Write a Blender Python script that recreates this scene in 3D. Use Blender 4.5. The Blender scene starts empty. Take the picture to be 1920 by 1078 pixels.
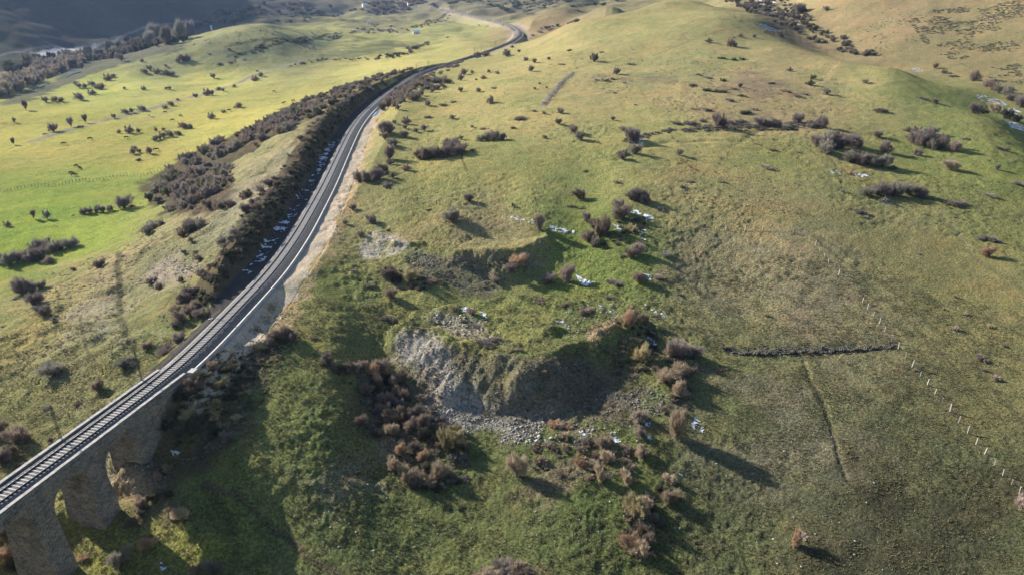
import bpy, math, random
import numpy as np
from mathutils import Vector, Matrix

R = math.radians
# ------------------------------------------------------------------ camera, sky, sun, exposure
CAM_H = 57.0
PITCH = 23.5
F = 1280.0                       # focal length in photograph pixels (1920 wide)
scene = bpy.context.scene
C = scene.collection
cam_data = bpy.data.cameras.new('camera')
cam = bpy.data.objects.new('camera', cam_data)
C.objects.link(cam)
cam.location = (0, 0, CAM_H)
cam.rotation_euler = (R(90 - PITCH), 0, 0)
cam_data.sensor_width = 36.0
cam_data.lens = 36.0 * F / 1920.0
cam_data.clip_start = 0.5
cam_data.clip_end = 30000
scene.camera = cam
SUN_EL = 24.0
SUN_AZ = -57.0                   # degrees clockwise from +Y: the sun stands left of and beyond the hill
world = bpy.data.worlds.new('World')
scene.world = world
world.use_nodes = True
wn = world.node_tree
for n in list(wn.nodes): wn.nodes.remove(n)
w_out = wn.nodes.new('ShaderNodeOutputWorld')
w_bg = wn.nodes.new('ShaderNodeBackground')
w_sky = wn.nodes.new('ShaderNodeTexSky')
w_sky.sky_type = 'NISHITA'
w_sky.sun_disc = False
w_sky.sun_elevation = R(SUN_EL)
w_sky.sun_rotation = R(SUN_AZ)
w_sky.altitude = 900
w_bg.inputs['Strength'].default_value = 0.095
wn.links.new(w_sky.outputs['Color'], w_bg.inputs['Color'])
wn.links.new(w_bg.outputs['Background'], w_out.inputs['Surface'])
sun_data = bpy.data.lights.new('sun', 'SUN')
sun_data.energy = 5.0
sun_data.angle = R(0.6)
sun_data.color = (1.0, 0.93, 0.82)
sun = bpy.data.objects.new('sun', sun_data)
C.objects.link(sun)
sun_dir = Vector((math.sin(R(SUN_AZ)) * math.cos(R(SUN_EL)), math.cos(R(SUN_AZ)) * math.cos(R(SUN_EL)), math.sin(R(SUN_EL))))
sun.rotation_euler = sun_dir.to_track_quat('Z', 'Y').to_euler()
sun.location = (-200, 130, 200)
scene.view_settings.view_transform = 'Standard'
scene.view_settings.look = 'None'
scene.view_settings.exposure = 1.40
scene.view_settings.gamma = 1.0
scene.render.engine = 'CYCLES'

# ------------------------------------------------------------------ numeric helpers
CP, SP = math.cos(R(PITCH)), math.sin(R(PITCH))

def ray(u, v):
    a = (np.asarray(u, float) - 960) / F; b = -(np.asarray(v, float) - 539) / F
    return a, CP + SP * b, -SP + CP * b

def P(u, v, z):
    a, y, k = ray(u, v)
    t = (z - CAM_H) / k
    return a * t, y * t

_rng = np.random.RandomState(7)
_perm = _rng.permutation(4096)
_grad = _rng.rand(4096).astype(np.float32) * 2 - 1

def vnoise(x, y, seed=0):
    """smooth value noise in -1..1"""
    xi = np.floor(x); yi = np.floor(y)
    fx = (x - xi).astype(np.float32); fy = (y - yi).astype(np.float32)
    xi = xi.astype(np.int64); yi = yi.astype(np.int64)
    fx = fx * fx * fx * (fx * (fx * 6 - 15) + 10); fy = fy * fy * fy * (fy * (fy * 6 - 15) + 10)
    def h(i, j):
        return _grad[(_perm[(i + seed * 131) & 4095] + j * 57 + seed * 17) & 4095]
    def h2(i, j):
        return _grad[_perm[(_perm[(i + seed * 131) & 4095] + j) & 4095]]
    a = h2(xi, yi); b = h2(xi + 1, yi); c = h2(xi, yi + 1); d = h2(xi + 1, yi + 1)
    return (a * (1 - fx) + b * fx) * (1 - fy) + (c * (1 - fx) + d * fx) * fy

def fbm(x, y, scale, octaves=4, seed=0, gain=0.5):
    s = 0; amp = 1; tot = 0
    ca, sa = 0.8, 0.6
    for o in range(octaves):
        s = s + amp * vnoise(x / scale + 13.7 * o, y / scale - 7.1 * o, seed + o)
        tot += amp; amp *= gain; scale /= 2.03
        x, y = x * ca - y * sa, x * sa + y * ca
    return s / tot

def sstep(a, b, x):
    t = np.clip((x - a) / (b - a), 0, 1)
    return t * t * (3 - 2 * t)

def inside(poly, x, y):
    r = np.zeros(x.shape, bool)
    n = len(poly)
    j = n - 1
    for i in range(n):
        xi, yi = poly[i]; xj, yj = poly[j]
        if yi != yj:
            c = ((yi > y) != (yj > y)) & (x < (xj - xi) * (y - yi) / (yj - yi) + xi)
            r ^= c
        j = i
    return r

def seg_dist(pts, x, y, closed=False):
    d = np.full(x.shape, 1e9)
    n = len(pts)
    for i in range(n if closed else n - 1):
        ax, ay = pts[i]; bx, by = pts[(i + 1) % n]
        dx, dy = bx - ax, by - ay
        L = dx * dx + dy * dy + 1e-9
        t = np.clip(((x - ax) * dx + (y - ay) * dy) / L, 0, 1)
        d = np.minimum(d, (x - ax - t * dx) ** 2 + (y - ay - t * dy) ** 2)
    return np.sqrt(d)

# ------------------------------------------------------------------ the lie of the land
# (u, v, z): what the photograph shows at u, v lies at height z (railway at the viaduct = 0)
CTRL = [
 # low field by the viaduct and bottom of the picture
 (180,975,-13),(60,1060,-14.2),(330,960,-11.4),(420,940,-10.4),(500,950,-11.2),(540,1070,-14.4),(620,1000,-12.4),(460,845,-6.8),(390,760,-7.5),(600,900,-9.4),(700,1050,-13.8),
 (960,1070,-14.5),(1200,1060,-14),(1500,1060,-13),(1900,1060,-12),(900,930,-13.5),(1100,900,-11.5),(620,760,-6.4),(560,700,-4.3),(540,770,-5.6),(530,850,-7.6),(480,780,-5.9),
 (800,840,-11.8),(950,830,-11.2),(1150,820,-10),(1250,750,-8.2),(1300,680,-7),(700,760,-10),(690,690,-7.5),(640,640,-3.6),(520,640,-2.1),
 (0,1000,-11),(0,1078,-14),(30,830,-10.5),(100,720,-10),(200,680,-7),(0,760,-11.5),
 # middle: shelf between the two heaps
 (650,580,-3.5),(560,590,-2.0),(800,560,-4.5),(900,545,-5.2),(1000,545,-5.5),(1150,545,-4.4),(1300,560,-5.0),(700,520,-3),(1100,490,-3.2),
 (640,480,-.5),(700,400,1),(640,400,1),(800,380,2.5),(950,380,2.5),(1100,380,1.5),(1300,500,-2.9),
 # right hand pasture
 (1400,600,-6.0),(1400,720,-7.8),(1600,650,-6.5),(1600,800,-9.0),(1600,930,-11),(1900,880,-9),(1900,700,-6.5),(1750,560,-4),(1900,560,-3.5),
 (1500,490,-1.8),
 # land between the valley and the line: a long hump with the cutting in its side
 (480,560,-1),(400,600,-2.5),(330,640,-4.5),(300,560,-5),(370,520,-1.5),(430,470,3.6),(412,545,1.6),(448,492,4.4),(396,500,1.0),(340,480,-3),(480,420,5.4),(420,420,1),(540,350,5),(500,330,4),(440,370,1.5),
 (590,270,6.6),(560,265,5.5),(520,290,4),(640,205,7.6),(600,215,6),(560,225,4),(700,168,7.8),(660,175,5.5),(780,132,7.6),(740,140,4),
 (250,540,-8),(150,560,-11),(50,580,-13),(100,640,-11),(200,600,-8),(0,660,-13),(0,560,-15.5),(250,470,-10.5),(100,500,-15.5),
 # valley floor
 (0,450,-18),(150,430,-18),(280,400,-16.5),(0,350,-20),(200,350,-19),(350,320,-17),(0,280,-20),(200,280,-20),(380,270,-18),(500,225,-14.5),
 (0,220,-20),(200,220,-20),(400,210,-18),(600,170,-12),(0,185,-20),(150,170,-20),(300,160,-19),(500,150,-16),(700,125,-9.5),(850,95,-3),
 (150,130,-20),(200,118,-20),(330,140,-17),(600,120,-12),(750,90,-7),(880,70,-1),(800,60,-3),(900,50,2),(700,50,-3),(940,80,3),
 (860,30,7),(760,30,4),(600,40,0),(920,25,12),(970,50,11),
 # knoll in the valley
 (250,110,-9),(300,95,-2),(300,125,-13),(400,85,4),(400,120,-11),(440,55,16),(380,68,8),(500,60,15),(500,90,-1),(560,75,3),(600,80,-2),(600,100,-8),
 # beyond
 (1000,58,11),(1050,45,15),(1000,30,20),(1100,28,26),(1050,12,37),(1150,8,42),
]
CTRLD = [  # (u, v, distance straight ahead): slopes of the main hill and its neighbour
 (750,380,184),(850,400,175),(1000,400,176),(1150,400,175),(1300,400,177),(1450,400,178),(1600,420,172),(1750,420,174),(1900,420,177),
 (760,300,228),(850,300,224),(1000,300,222),(1150,300,221),(1300,300,222),(1450,300,225),(1600,330,212),(1750,330,216),(1900,340,212),
 (800,240,276),(900,240,268),(1000,240,262),(1150,240,262),(1300,240,263),(1450,240,268),(1600,260,256),(1750,260,262),(1900,270,258),
 (830,190,335),(900,190,322),(1000,190,310),(1150,190,308),(1300,190,308),(1450,190,312),(1600,200,308),(1750,200,314),(1850,215,302),
 (860,150,425),(930,150,385),(1000,150,366),(1150,150,362),(1300,150,360),(1450,150,360),(1600,160,350),(1750,160,358),
 (930,112,560),(1000,115,470),(1100,110,438),(1200,110,428),(1300,110,424),(1400,110,422),(1500,120,404),
 (1000,90,590),(1040,80,560),(1100,70,535),(1200,65,510),(1300,60,500),(1400,72,480),(1480,92,440),(1560,108,415),
 (1080,42,690),(1160,30,660),(1240,25,620),(1300,22,600),(1350,28,560),(1220,8,740),(1290,6,680),
 (1620,122,395),(1680,122,392),(1760,145,372),(1830,178,345),(1890,218,315),(1918,242,300),
]
# points that the photograph hides or that lie outside it: azimuth (deg, right +), distance, z
WPTS = [
 (-37,1000,-20),(-30,1150,-19),(-24,1300,-12),(-20,1400,-4),(-14,1600,4),(-45,900,-20),
 (-37,1300,70),(-30,1450,90),(-45,1300,110),(-24,1700,64),(-27,1650,110),(-21,2100,110),(-16,2300,60),(-37,1900,280),(-30,2100,300),(-24,2600,230),(-60,1200,110),(-60,2000,300),
 (-9,1900,22),(-5,2000,28),(0,1900,40),(5,1700,45),(10,1500,50),(-9,3200,140),(0,3000,170),(8,2600,180),(14,1600,110),(-16,3500,230),(-30,5000,500),(0,6000,420),(-60,5000,500),(20,3000,260),
 # behind the summit and the gully
 (14,780,44),(14,900,30),(9,900,20),(9,780,24),(4,760,10),(6,850,13),(4,900,12),(20,680,36),(18,600,38),(20,760,34),(14,1050,36),(10,1050,30),
 (21.5,560,22),(25,500,14),(28,470,11),(31,440,8),(34,400,4),(37,360,0),(40,330,-3),(21.5,620,26),(24,600,24),
 (27,520,16),(31,500,14),(35,470,11),(38,430,6),(25,660,46),(30,620,42),(35,600,40),(39,580,38),(22,800,60),(30,760,72),(38,720,70),(25,1100,140),(30,1100,150),(37,1100,150),(50,1000,150),(50,3000,350),(37,3000,350),
 (50,250,-4),(50,350,-3),(50,150,-2),(50,80,-11),(55,600,50),
 (-50,150,-13),(-50,300,-18),(-50,500,-19),(-60,700,-18),(-50,80,-13),(-90,600,-20),(-90,1500,100),(-90,200,-15),(-90,5000,400),
 (0,50,-14.5),(0,20,-14.5),(-60,40,-14),(60,40,-13.5),(90,150,-8),(90,500,40),(90,3000,300),(140,200,-10),(140,1000,30),(180,100,-14),(180,500,-15),(-140,200,-15),(-140,1000,0),(180,4000,150),(-140,4000,300),(140,4000,300),
]
cx = []; cz = []
for u, v, z in CTRL:
    x, y = P(u, v, z); cx.append((x, y)); cz.append(z)
for u, v, Y in CTRLD:
    a_, y_, k_ = ray(u, v); cx.append((a_ * Y / y_, Y)); cz.append(CAM_H + k_ * Y / y_)
for az, r, z in WPTS:
    cx.append((r * math.sin(R(az)), r * math.cos(R(az)))); cz.append(z)
cx = np.array(cx, float); cz = np.array(cz, float)

def uv_of(x, y):
    return np.arctan2(x, y) * 2.6, np.log(np.hypot(x, y) + 8.0)
KU, KV = uv_of(cx[:, 0], cx[:, 1])
MQ = 0.10
def kern(du, dv): return np.sqrt(du * du + dv * dv + MQ * MQ)
n = len(KU)
A = np.zeros((n + 3, n + 3))
A[:n, :n] = kern(KU[:, None] - KU[None], KV[:, None] - KV[None]) - 0.004 * np.eye(n)
A[:n, n] = 1; A[:n, n + 1] = KU; A[:n, n + 2] = KV
A[n, :n] = 1; A[n + 1, :n] = KU; A[n + 2, :n] = KV
# heights are solved as tangents of elevation, which keeps far and near errors alike on the eye
rr = np.hypot(cx[:, 0], cx[:, 1]) + 8.0
sol = np.linalg.solve(A, np.concatenate([(cz - CAM_H) / rr, [0, 0, 0]]))
# table in (azimuth, log distance)
NU, NV = 720, 520
TU = np.linspace(-math.pi * 2.6, math.pi * 2.6, NU); TV = np.linspace(math.log(9), math.log(9000), NV)
gu, gv = np.meshgrid(TU, TV, indexing='ij')
tab = np.full(gu.shape, sol[n]) + sol[n + 1] * gu + sol[n + 2] * gv
for i in range(n):
    tab += sol[i] * kern(gu - KU[i], gv - KV[i])
# make it whole behind the camera
wrap = sstep(2.2, 3.1, np.abs(TU / 2.6))[:, None]
tab = tab * (1 - wrap) + ((-14 - CAM_H + 0.08 * np.exp(gv)) / np.exp(gv)) * wrap

def macro(x, y):
    U, V = uv_of(x, y)
    fu = (U - TU[0]) / (TU[1] - TU[0]); fv = (V - TV[0]) / (TV[1] - TV[0])
    fu = np.clip(fu, 0, NU - 1.001); fv = np.clip(fv, 0, NV - 1.001)
    i = fu.astype(int); j = fv.astype(int); a = fu - i; b = fv - j
    t = (tab[i, j] * (1 - a) + tab[i + 1, j] * a) * (1 - b) + (tab[i, j + 1] * (1 - a) + tab[i + 1, j + 1] * a) * b
    return t * np.exp(V) + CAM_H

# ------------------------------------------------------------------ the railway line
RAILPX = [(-60,972,0),(0,930,0),(75,877,0),(154,817,0),(234,759,0),(307,707,.05),(365,655,.2),(417,602,.4),(469,548,.6),(488,530,.7),(524,486,.9),(558,437,1.2),(584,392,1.5),
          (610,345,1.9),(632,299,2.3),(645,272,2.6),(662,240,3),(680,216,3.4),(704,193,3.8),(729,173,4.2),(755,156,4.6),(787,137,5),(845,117,5.8),
          (897,101,6.8),(936,87,7.8),(962,75,8.7),(974,64,9.6),(968,53,10.5),(945,43.5,11.4),(912,35,12.4),(881,28.5,13.2),(852,22,14.2),(815,16,16)]
rp = np.array([(*P(u, v, z), z) for u, v, z in RAILPX])
# extend the near end straight on
d0 = rp[1] - rp[2]; d0 /= np.hypot(d0[0], d0[1]); 
rp[0] = rp[1] + d0 * 14
rp = np.vstack([rp[0] + d0 * 70, rp])
def catmull(pts, step):
    out = []
    q = np.vstack([2 * pts[0] - pts[1], pts, 2 * pts[-1] - pts[-2]])
    for i in range(1, len(q) - 2):
        p0, p1, p2, p3 = q[i - 1], q[i], q[i + 1], q[i + 2]
        t0 = 0; t1 = np.linalg.norm(p1 - p0) ** .5; t2 = t1 + np.linalg.norm(p2 - p1) ** .5; t3 = t2 + np.linalg.norm(p3 - p2) ** .5
        m = max(2, int(np.linalg.norm(p2 - p1) / step))
        for k in range(m):
            t = t1 + (t2 - t1) * k / m
            A1 = (t1 - t) / (t1 - t0) * p0 + (t - t0) / (t1 - t0) * p1
            A2 = (t2 - t) / (t2 - t1) * p1 + (t - t1) / (t2 - t1) * p2
            A3 = (t3 - t) / (t3 - t2) * p2 + (t - t2) / (t3 - t2) * p3
            B1 = (t2 - t) / (t2 - t0) * A1 + (t - t0) / (t2 - t0) * A2
            B2 = (t3 - t) / (t3 - t1) * A2 + (t - t1) / (t3 - t1) * A3
            out.append((t2 - t) / (t2 - t1) * B1 + (t - t1) / (t2 - t1) * B2)
    out.append(pts[-1])
    return np.array(out)
RL = catmull(rp, 1.0)
# smooth away kinks left by reading points off the picture
for _ in range(3):
    k = 6
    pad = np.vstack([RL[:1]] * k + [RL] + [RL[-1:]] * k)
    sm = sum(pad[i:i + len(RL)] for i in range(2 * k + 1)) / (2 * k + 1)
    sm[:k] = RL[:k]; sm[-k:] = RL[-k:]
    RL = sm
seg = np.diff(RL[:, :2], axis=0); RS = np.concatenate([[0], np.cumsum(np.hypot(seg[:, 0], seg[:, 1]))])
# even spacing
SS = np.arange(0, RS[-1], 1.0)
RL = np.stack([np.interp(SS, RS, RL[:, i]) for i in range(3)], 1); RS = SS
RT = np.gradient(RL[:, :2], axis=0); RT /= np.hypot(RT[:, 0], RT[:, 1])[:, None]
RN = np.stack([RT[:, 1], -RT[:, 0]], 1)          # to the right of the line

def rail_at(s, d=0.0, dz=0.0):
    i = np.clip(s, 0, RS[-1] - 1e-3)
    x = np.interp(i, RS, RL[:, 0]) + np.interp(i, RS, RN[:, 0]) * d
    y = np.interp(i, RS, RL[:, 1]) + np.interp(i, RS, RN[:, 1]) * d
    return x, y, np.interp(i, RS, RL[:, 2]) + dz

def rail_coords(x, y):
    """arc length and signed distance (right +) of the nearest point of the line"""
    x = np.asarray(x, float).ravel(); y = np.asarray(y, float).ravel()
    co = np.arange(0, len(RL), 16)
    best = np.zeros(len(x), int); bd = np.full(len(x), 1e18)
    for c in co:
        d = (x - RL[c, 0]) ** 2 + (y - RL[c, 1]) ** 2
        m = d < bd; bd[m] = d[m]; best[m] = c
    b2 = best.copy(); near = bd < 90 ** 2
    xn, yn, bn, bdn = x[near], y[near], best[near], bd[near]
    cur = bn.copy()
    for o in range(-10, 11):
        c = np.clip(bn + o, 0, len(RL) - 1)
        d = (xn - RL[c, 0]) ** 2 + (yn - RL[c, 1]) ** 2
        m = d < bdn; bdn[m] = d[m]; cur[m] = c[m]
    b2[near] = cur
    dx = x - RL[b2, 0]; dy = y - RL[b2, 1]
    al = dx * RT[b2, 0] + dy * RT[b2, 1]; la = dx * RN[b2, 0] + dy * RN[b2, 1]
    la = np.where(np.abs(al) > 1.5, np.hypot(al, la) * np.where(la < 0, -1, 1), la)
    return RS[b2] + np.clip(al, -.5, .5), la, RL[b2, 2]
def s_at_px(u, v, z=0):
    x, y = P(u, v, z)
    return float(rail_coords([x], [y])[0][0])
S_AB = s_at_px(318, 699)                          # right hand end of the viaduct

# ------------------------------------------------------------------ heaps, gullies and other shaped ground
def pxpoly(pts, z): return [tuple(float(q) for q in P(u, v, z)) for u, v in pts]
HEAPS = [  # outline of the flat top, its height, steepness of the sides
 (pxpoly([(756,606),(790,622),(830,640),(872,656),(940,666),(1000,672),(1050,662),(1095,645),(1140,620),(1190,610),(1195,585),(1110,566),(1000,556),(900,558),(830,572),(775,590)], -3.6), -3.7, .76),
 (pxpoly([(690,436),(745,458),(800,462),(850,468),(930,472),(990,462),(1030,446),(1035,430),(1000,412),(880,398),(800,392),(745,405)], -.2), -.2, .75),
 (pxpoly([(345,702),(400,672),(440,652),(500,640),(520,622),(480,600),(420,640)], -1.5), -1.6, .62),
 (pxpoly([(1030,614),(1044,618),(1056,612),(1044,608)], -3.0), -2.7, .7),
 (pxpoly([(240,868),(262,874),(282,866),(262,858)], -8.5), -8.2, .8),
 (pxpoly([(126,915),(133,925),(140,915)], -9.5), -9.2, .9),
]
DITCH = [  # polyline px, z, width, depth (negative raises)
 (pxpoly([(1445,215),(1395,240),(1260,243),(1205,252),(1160,268)], 12), 1.6, .5),
 (pxpoly([(222,520),(222,600),(250,655)], -7), 1.4, .5),
 (pxpoly([(1500,690),(1540,750),(1565,800),(1600,880)], -8.5), .45, .25),
 (pxpoly([(380,905),(430,925),(480,960),(540,1010),(600,1060)], -13), 1.0, .4),
 (pxpoly([(1360,655),(1450,658),(1560,655),(1676,650)], -7), 1.6, .35),
]

def zfun(x, y, detail=True, rc=None):
    x = np.asarray(x, float); y = np.asarray(y, float)
    shp = x.shape; x = x.ravel(); y = y.ravel()
    z = macro(x, y)
    r = np.hypot(x, y)
    far = sstep(250, 1400, r)
    z = z + fbm(x, y, 60, 3, 3) * (0.7 + 7 * far) * sstep(60, 140, r) + fbm(x, y, 18, 3, 9) * .35
    z = z + far * sstep(1100, 1700, r) * (np.abs(fbm(x, y, 320, 4, 21)) * -34 + 8) * (1 - .85 * ((x > -560) & (r < 1500)))
    wx = x + fbm(x, y, 7, 4, 31) * 2.7; wy = y + fbm(x, y, 7, 4, 41) * 2.7
    for hi, (poly, top, slope) in enumerate(HEAPS):
        pa = np.array(poly); m = (x > pa[:, 0].min() - 28) & (x < pa[:, 0].max() + 28) & (y > pa[:, 1].min() - 28) & (y < pa[:, 1].max() + 28)
        if not m.any(): continue
        X, Y = wx[m], wy[m]
        d = seg_dist(poly, X, Y, True); d = np.where(inside(poly, X, Y), -d, d)
        rnd = 1.8 if hi < 2 else .8
        h = top - slope * (np.sqrt(np.maximum(d + 1.2, 0) ** 2 + rnd ** 2) - rnd) + .35 * np.exp(-((d + .6) / 1.2) ** 2) * (hi < 2) * sstep(-.3, .2, fbm(X, Y, 6, 2, 78)) - .35 * sstep(0, 8, -d) + fbm(x[m], y[m], 3.2, 4, 77, .6) * (.35 + .30 * sstep(-2, 2, d)) + np.abs(fbm(x[m] * 1.6, y[m] * .6, 2.4, 3, 79)) * -.2 * sstep(0, 3, d)
        z[m] = np.maximum(z[m], h)
    for poly, w, dep in DITCH:
        pa = np.array(poly); m = (x > pa[:, 0].min() - 9) & (x < pa[:, 0].max() + 9) & (y > pa[:, 1].min() - 9) & (y < pa[:, 1].max() + 9)
        if not m.any(): continue
        d = seg_dist(poly, x[m] + fbm(x[m], y[m], 5, 2, 5) * .6, y[m])
        z[m] -= dep * np.exp(-(d / w) ** 2)
    s, d, rz = rail_coords(x, y) if rc is None else rc
    bed = rz - 1.0
    back = np.maximum(S_AB - s, 0)
    cut = np.maximum(np.maximum(-d - 6.6, d - 8.0), 0)
    fill = np.maximum(np.maximum(-d - 3.6, d - 4.4), 0)
    up = bed + cut * np.where(d < 0, 1.15, .55) + back * 3 + .3 * fbm(x, y, 5, 3, 50) * (cut > 0)
    lo = bed - fill * .62 - back * .78 - (back > 0) * .3
    w = np.abs(d) < 70
    z = np.where(w, np.minimum(z, np.maximum(up, bed)), z)
    z = np.where(w, np.maximum(z, lo), z)
    on = (np.abs(d) < 60)
    if detail:
        q = np.where(on, sstep(2.5, 6, np.abs(d)), 1.0)
        near = 1 - sstep(220, 600, r)
        rough = .5 + .9 * sstep(-.25, .35, fbm(x, y, 26, 2, 90))
        z = z + q * (fbm(x, y, 4.5, 2, 61) * .24 + fbm(x, y, 1.5, 2, 66) * .16 * near * rough + fbm(x, y, .62, 2, 68) * .10 * near * rough)
        # broken, slipped ground between the line and the valley
        slip = np.where(w, sstep(11, 18, -d) * sstep(75, 50, -d), 0) * sstep(S_AB - 20, S_AB + 20, s) * (1 - sstep(330, 400, s))
        z = z + slip * (fbm(x, y, 13, 3, 91) * 1.5 - np.abs(fbm(x, y, 9, 3, 92)) * 1.3)
    return z.reshape(shp)

_STEPS = 38.0 * 1.0085 ** np.arange(0, 620)
def hit(u, v):
    """where the line of sight through (u, v) of the photograph meets the land"""
    a, yk, k = ray(u, v)
    t = _STEPS
    zz = zfun(a * t, yk * t, False)
    below = (CAM_H + k * t) < zz
    if not below.any():
        t1 = _STEPS[-1]
        return a * t1, yk * t1, float(zz[-1])
    i = int(np.argmax(below))
    lo, hi = (t[i - 1] if i else t[0] * .9), t[i]
    for _ in range(2):
        tt = np.linspace(lo, hi, 12)
        b = (CAM_H + k * tt) < zfun(a * tt, yk * tt, False)
        j = int(np.argmax(b)) if b.any() else 11
        lo, hi = tt[max(j - 1, 0)], tt[j]
    tm = (lo + hi) / 2
    x, y = float(a * tm), float(yk * tm)
    return x, y, float(zfun(np.array([x]), np.array([y]), True)[0])
def hitpoly(pts): return [hit(u, v)[:2] for u, v in pts]

# ------------------------------------------------------------------ materials
def lin(c):
    c = np.asarray(c, float) / 255
    return np.where(c < .04045, c / 12.92, ((c + .055) / 1.055) ** 2.4)

def new_mat(name):
    m = bpy.data.materials.new(name); m.use_nodes = True
    t = m.node_tree
    b = t.nodes['Principled BSDF']
    b.inputs['Roughness'].default_value = .95
    b.inputs['Specular IOR Level'].default_value = .15
    return m, t, b

def node(t, kind, **kw):
    nd = t.nodes.new(kind)
    for k, v in kw.items():
        if k in nd.inputs: nd.inputs[k].default_value = v
        else: setattr(nd, k, v)
    return nd

def noise(t, scale, detail=4, rough=.55, src=None):
    nd = t.nodes.new('ShaderNodeTexNoise')
    nd.inputs['Scale'].default_value = scale; nd.inputs['Detail'].default_value = detail; nd.inputs['Roughness'].default_value = rough
    if src is not None: t.links.new(src, nd.inputs['Vector'])
    return nd

def ramp(t, src, stops):
    nd = t.nodes.new('ShaderNodeValToRGB')
    e = nd.color_ramp.elements
    while len(e) > 1: e.remove(e[0])
    e[0].position = stops[0][0]; c = stops[0][1]; e[0].color = (*c, 1) if not np.isscalar(c) else (c, c, c, 1)
    for p, c in stops[1:]:
        k = e.new(p); k.color = (*c, 1) if not np.isscalar(c) else (c, c, c, 1)
    t.links.new(src, nd.inputs['Fac'])
    return nd

def mixc(t, a, b, fac, mode='MIX'):
    nd = t.nodes.new('ShaderNodeMix'); nd.data_type = 'RGBA'; nd.blend_type = mode
    for s, i in ((fac, 0), (a, 6), (b, 7)):
        if isinstance(s, (int, float)): nd.inputs[i].default_value = s
        elif isinstance(s, tuple): nd.inputs[i].default_value = (*s, 1)
        else: t.links.new(s, nd.inputs[i])
    return nd.outputs[2]

def pos(t):
    g = t.nodes.new('ShaderNodeNewGeometry'); return g.outputs['Position']

def objpos(t):
    g = t.nodes.new('ShaderNodeTexCoord'); return g.outputs['Object']

def simple_mat(name, cols, scale=2.0, detail=5, bump=0.0, bscale=None, rough=.9, metal=0.0, coord='world', contrast=(.3, .7), spec=.2):
    m, t, b = new_mat(name)
    p = pos(t) if coord == 'world' else objpos(t)
    nz = noise(t, scale, detail, .6, p)
    k = len(cols)
    rp_ = ramp(t, nz.outputs['Fac'], [(contrast[0] + (contrast[1] - contrast[0]) * i / max(k - 1, 1), tuple(c)) for i, c in enumerate(cols)])
    t.links.new(rp_.outputs['Color'], b.inputs['Base Color'])
    b.inputs['Roughness'].default_value = rough; b.inputs['Metallic'].default_value = metal; b.inputs['Specular IOR Level'].default_value = spec
    if bump:
        n2 = noise(t, bscale or scale * 3, 4, .6, p)
        bp = node(t, 'ShaderNodeBump', Strength=1.0, Distance=bump)
        t.links.new(n2.outputs['Fac'], bp.inputs['Height']); t.links.new(bp.outputs['Normal'], b.inputs['Normal'])
    return m

# the land: colour of what grows or lies on it comes with the mesh, fine grain from noise
def land_material():
    m, t, b = new_mat('pasture_and_earth')
    at = node(t, 'ShaderNodeAttribute', attribute_name='tint')
    tf = node(t, 'ShaderNodeAttribute', attribute_name='tuft')
    p = pos(t)
    n1 = noise(t, 2.3, 5, .68, p); n2 = noise(t, .35, 4, .6, p); n3 = noise(t, .06, 4, .6, p); n4 = noise(t, 7.0, 3, .6, p)
    r1 = ramp(t, n1.outputs['Fac'], [(.32, .36), (.48, .90), (.66, 1.75)])
    r2 = ramp(t, n2.outputs['Fac'], [(.25, (.78, .84, .86)), (.5, (1, 1, 1)), (.75, (1.25, 1.14, 1.02))])
    r3 = ramp(t, n3.outputs['Fac'], [(.25, (.84, .92, .90)), (.5, (1, 1, 1)), (.78, (1.18, 1.05, .98))])
    c = mixc(t, at.outputs['Color'], r2.outputs['Color'], 1.0, 'MULTIPLY')
    c = mixc(t, c, r3.outputs['Color'], 1.0, 'MULTIPLY')
    fine = mixc(t, (1.0, 1.0, 1.0), r1.outputs['Color'], tf.outputs['Fac'])
    c = mixc(t, c, fine, 1.0, 'MULTIPLY')
    # scattered dry stalks
    st = ramp(t, n4.outputs['Fac'], [(.60, 0.0), (.72, .55)])
    m1 = node(t, 'ShaderNodeMath', operation='MULTIPLY'); t.links.new(st.outputs['Color'], m1.inputs[0]); t.links.new(tf.outputs['Fac'], m1.inputs[1])
    c = mixc(t, c, (.26, .22, .13), m1.outputs[0])
    t.links.new(c, b.inputs['Base Color'])
    n5 = noise(t, 1.9, 6, .68, p)
    mm = node(t, 'ShaderNodeMath', operation='MULTIPLY'); t.links.new(n5.outputs['Fac'], mm.inputs[0]); t.links.new(tf.outputs['Fac'], mm.inputs[1])
    bp = node(t, 'ShaderNodeBump', Strength=1.0, Distance=.7)
    t.links.new(mm.outputs[0], bp.inputs['Height']); t.links.new(bp.outputs['Normal'], b.inputs['Normal'])
    b.inputs['Specular IOR Level'].default_value = 0.0
    b.inputs['Roughness'].default_value = 1.0
    return m
LAND = land_material()

# ------------------------------------------------------------------ object helpers
def mesh_obj(name, V, Fc, mat, parent=None, smooth=False, loc=None):
    me = bpy.data.meshes.new(name)
    V = np.asarray(V, np.float32)
    if isinstance(Fc, np.ndarray):
        nf, k = Fc.shape
        me.vertices.add(len(V)); me.vertices.foreach_set('co', V.ravel())
        me.loops.add(nf * k); me.loops.foreach_set('vertex_index', Fc.astype(np.int32).ravel())
        me.polygons.add(nf); me.polygons.foreach_set('loop_start', np.arange(0, nf * k, k, dtype=np.int32))
        try: me.polygons.foreach_set('loop_total', np.full(nf, k, np.int32))
        except Exception: pass
        me.update(calc_edges=True)
    else:
        me.from_pydata([tuple(map(float, v)) for v in V], [], Fc); me.update()
    if smooth: me.polygons.foreach_set('use_smooth', np.ones(len(me.polygons), bool))
    mats = mat if isinstance(mat, (list, tuple)) else [mat]
    for q in mats: me.materials.append(q)
    o = bpy.data.objects.new(name, me); C.objects.link(o)
    if parent is not None: o.parent = parent
    if loc is not None: o.location = loc
    return o

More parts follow.
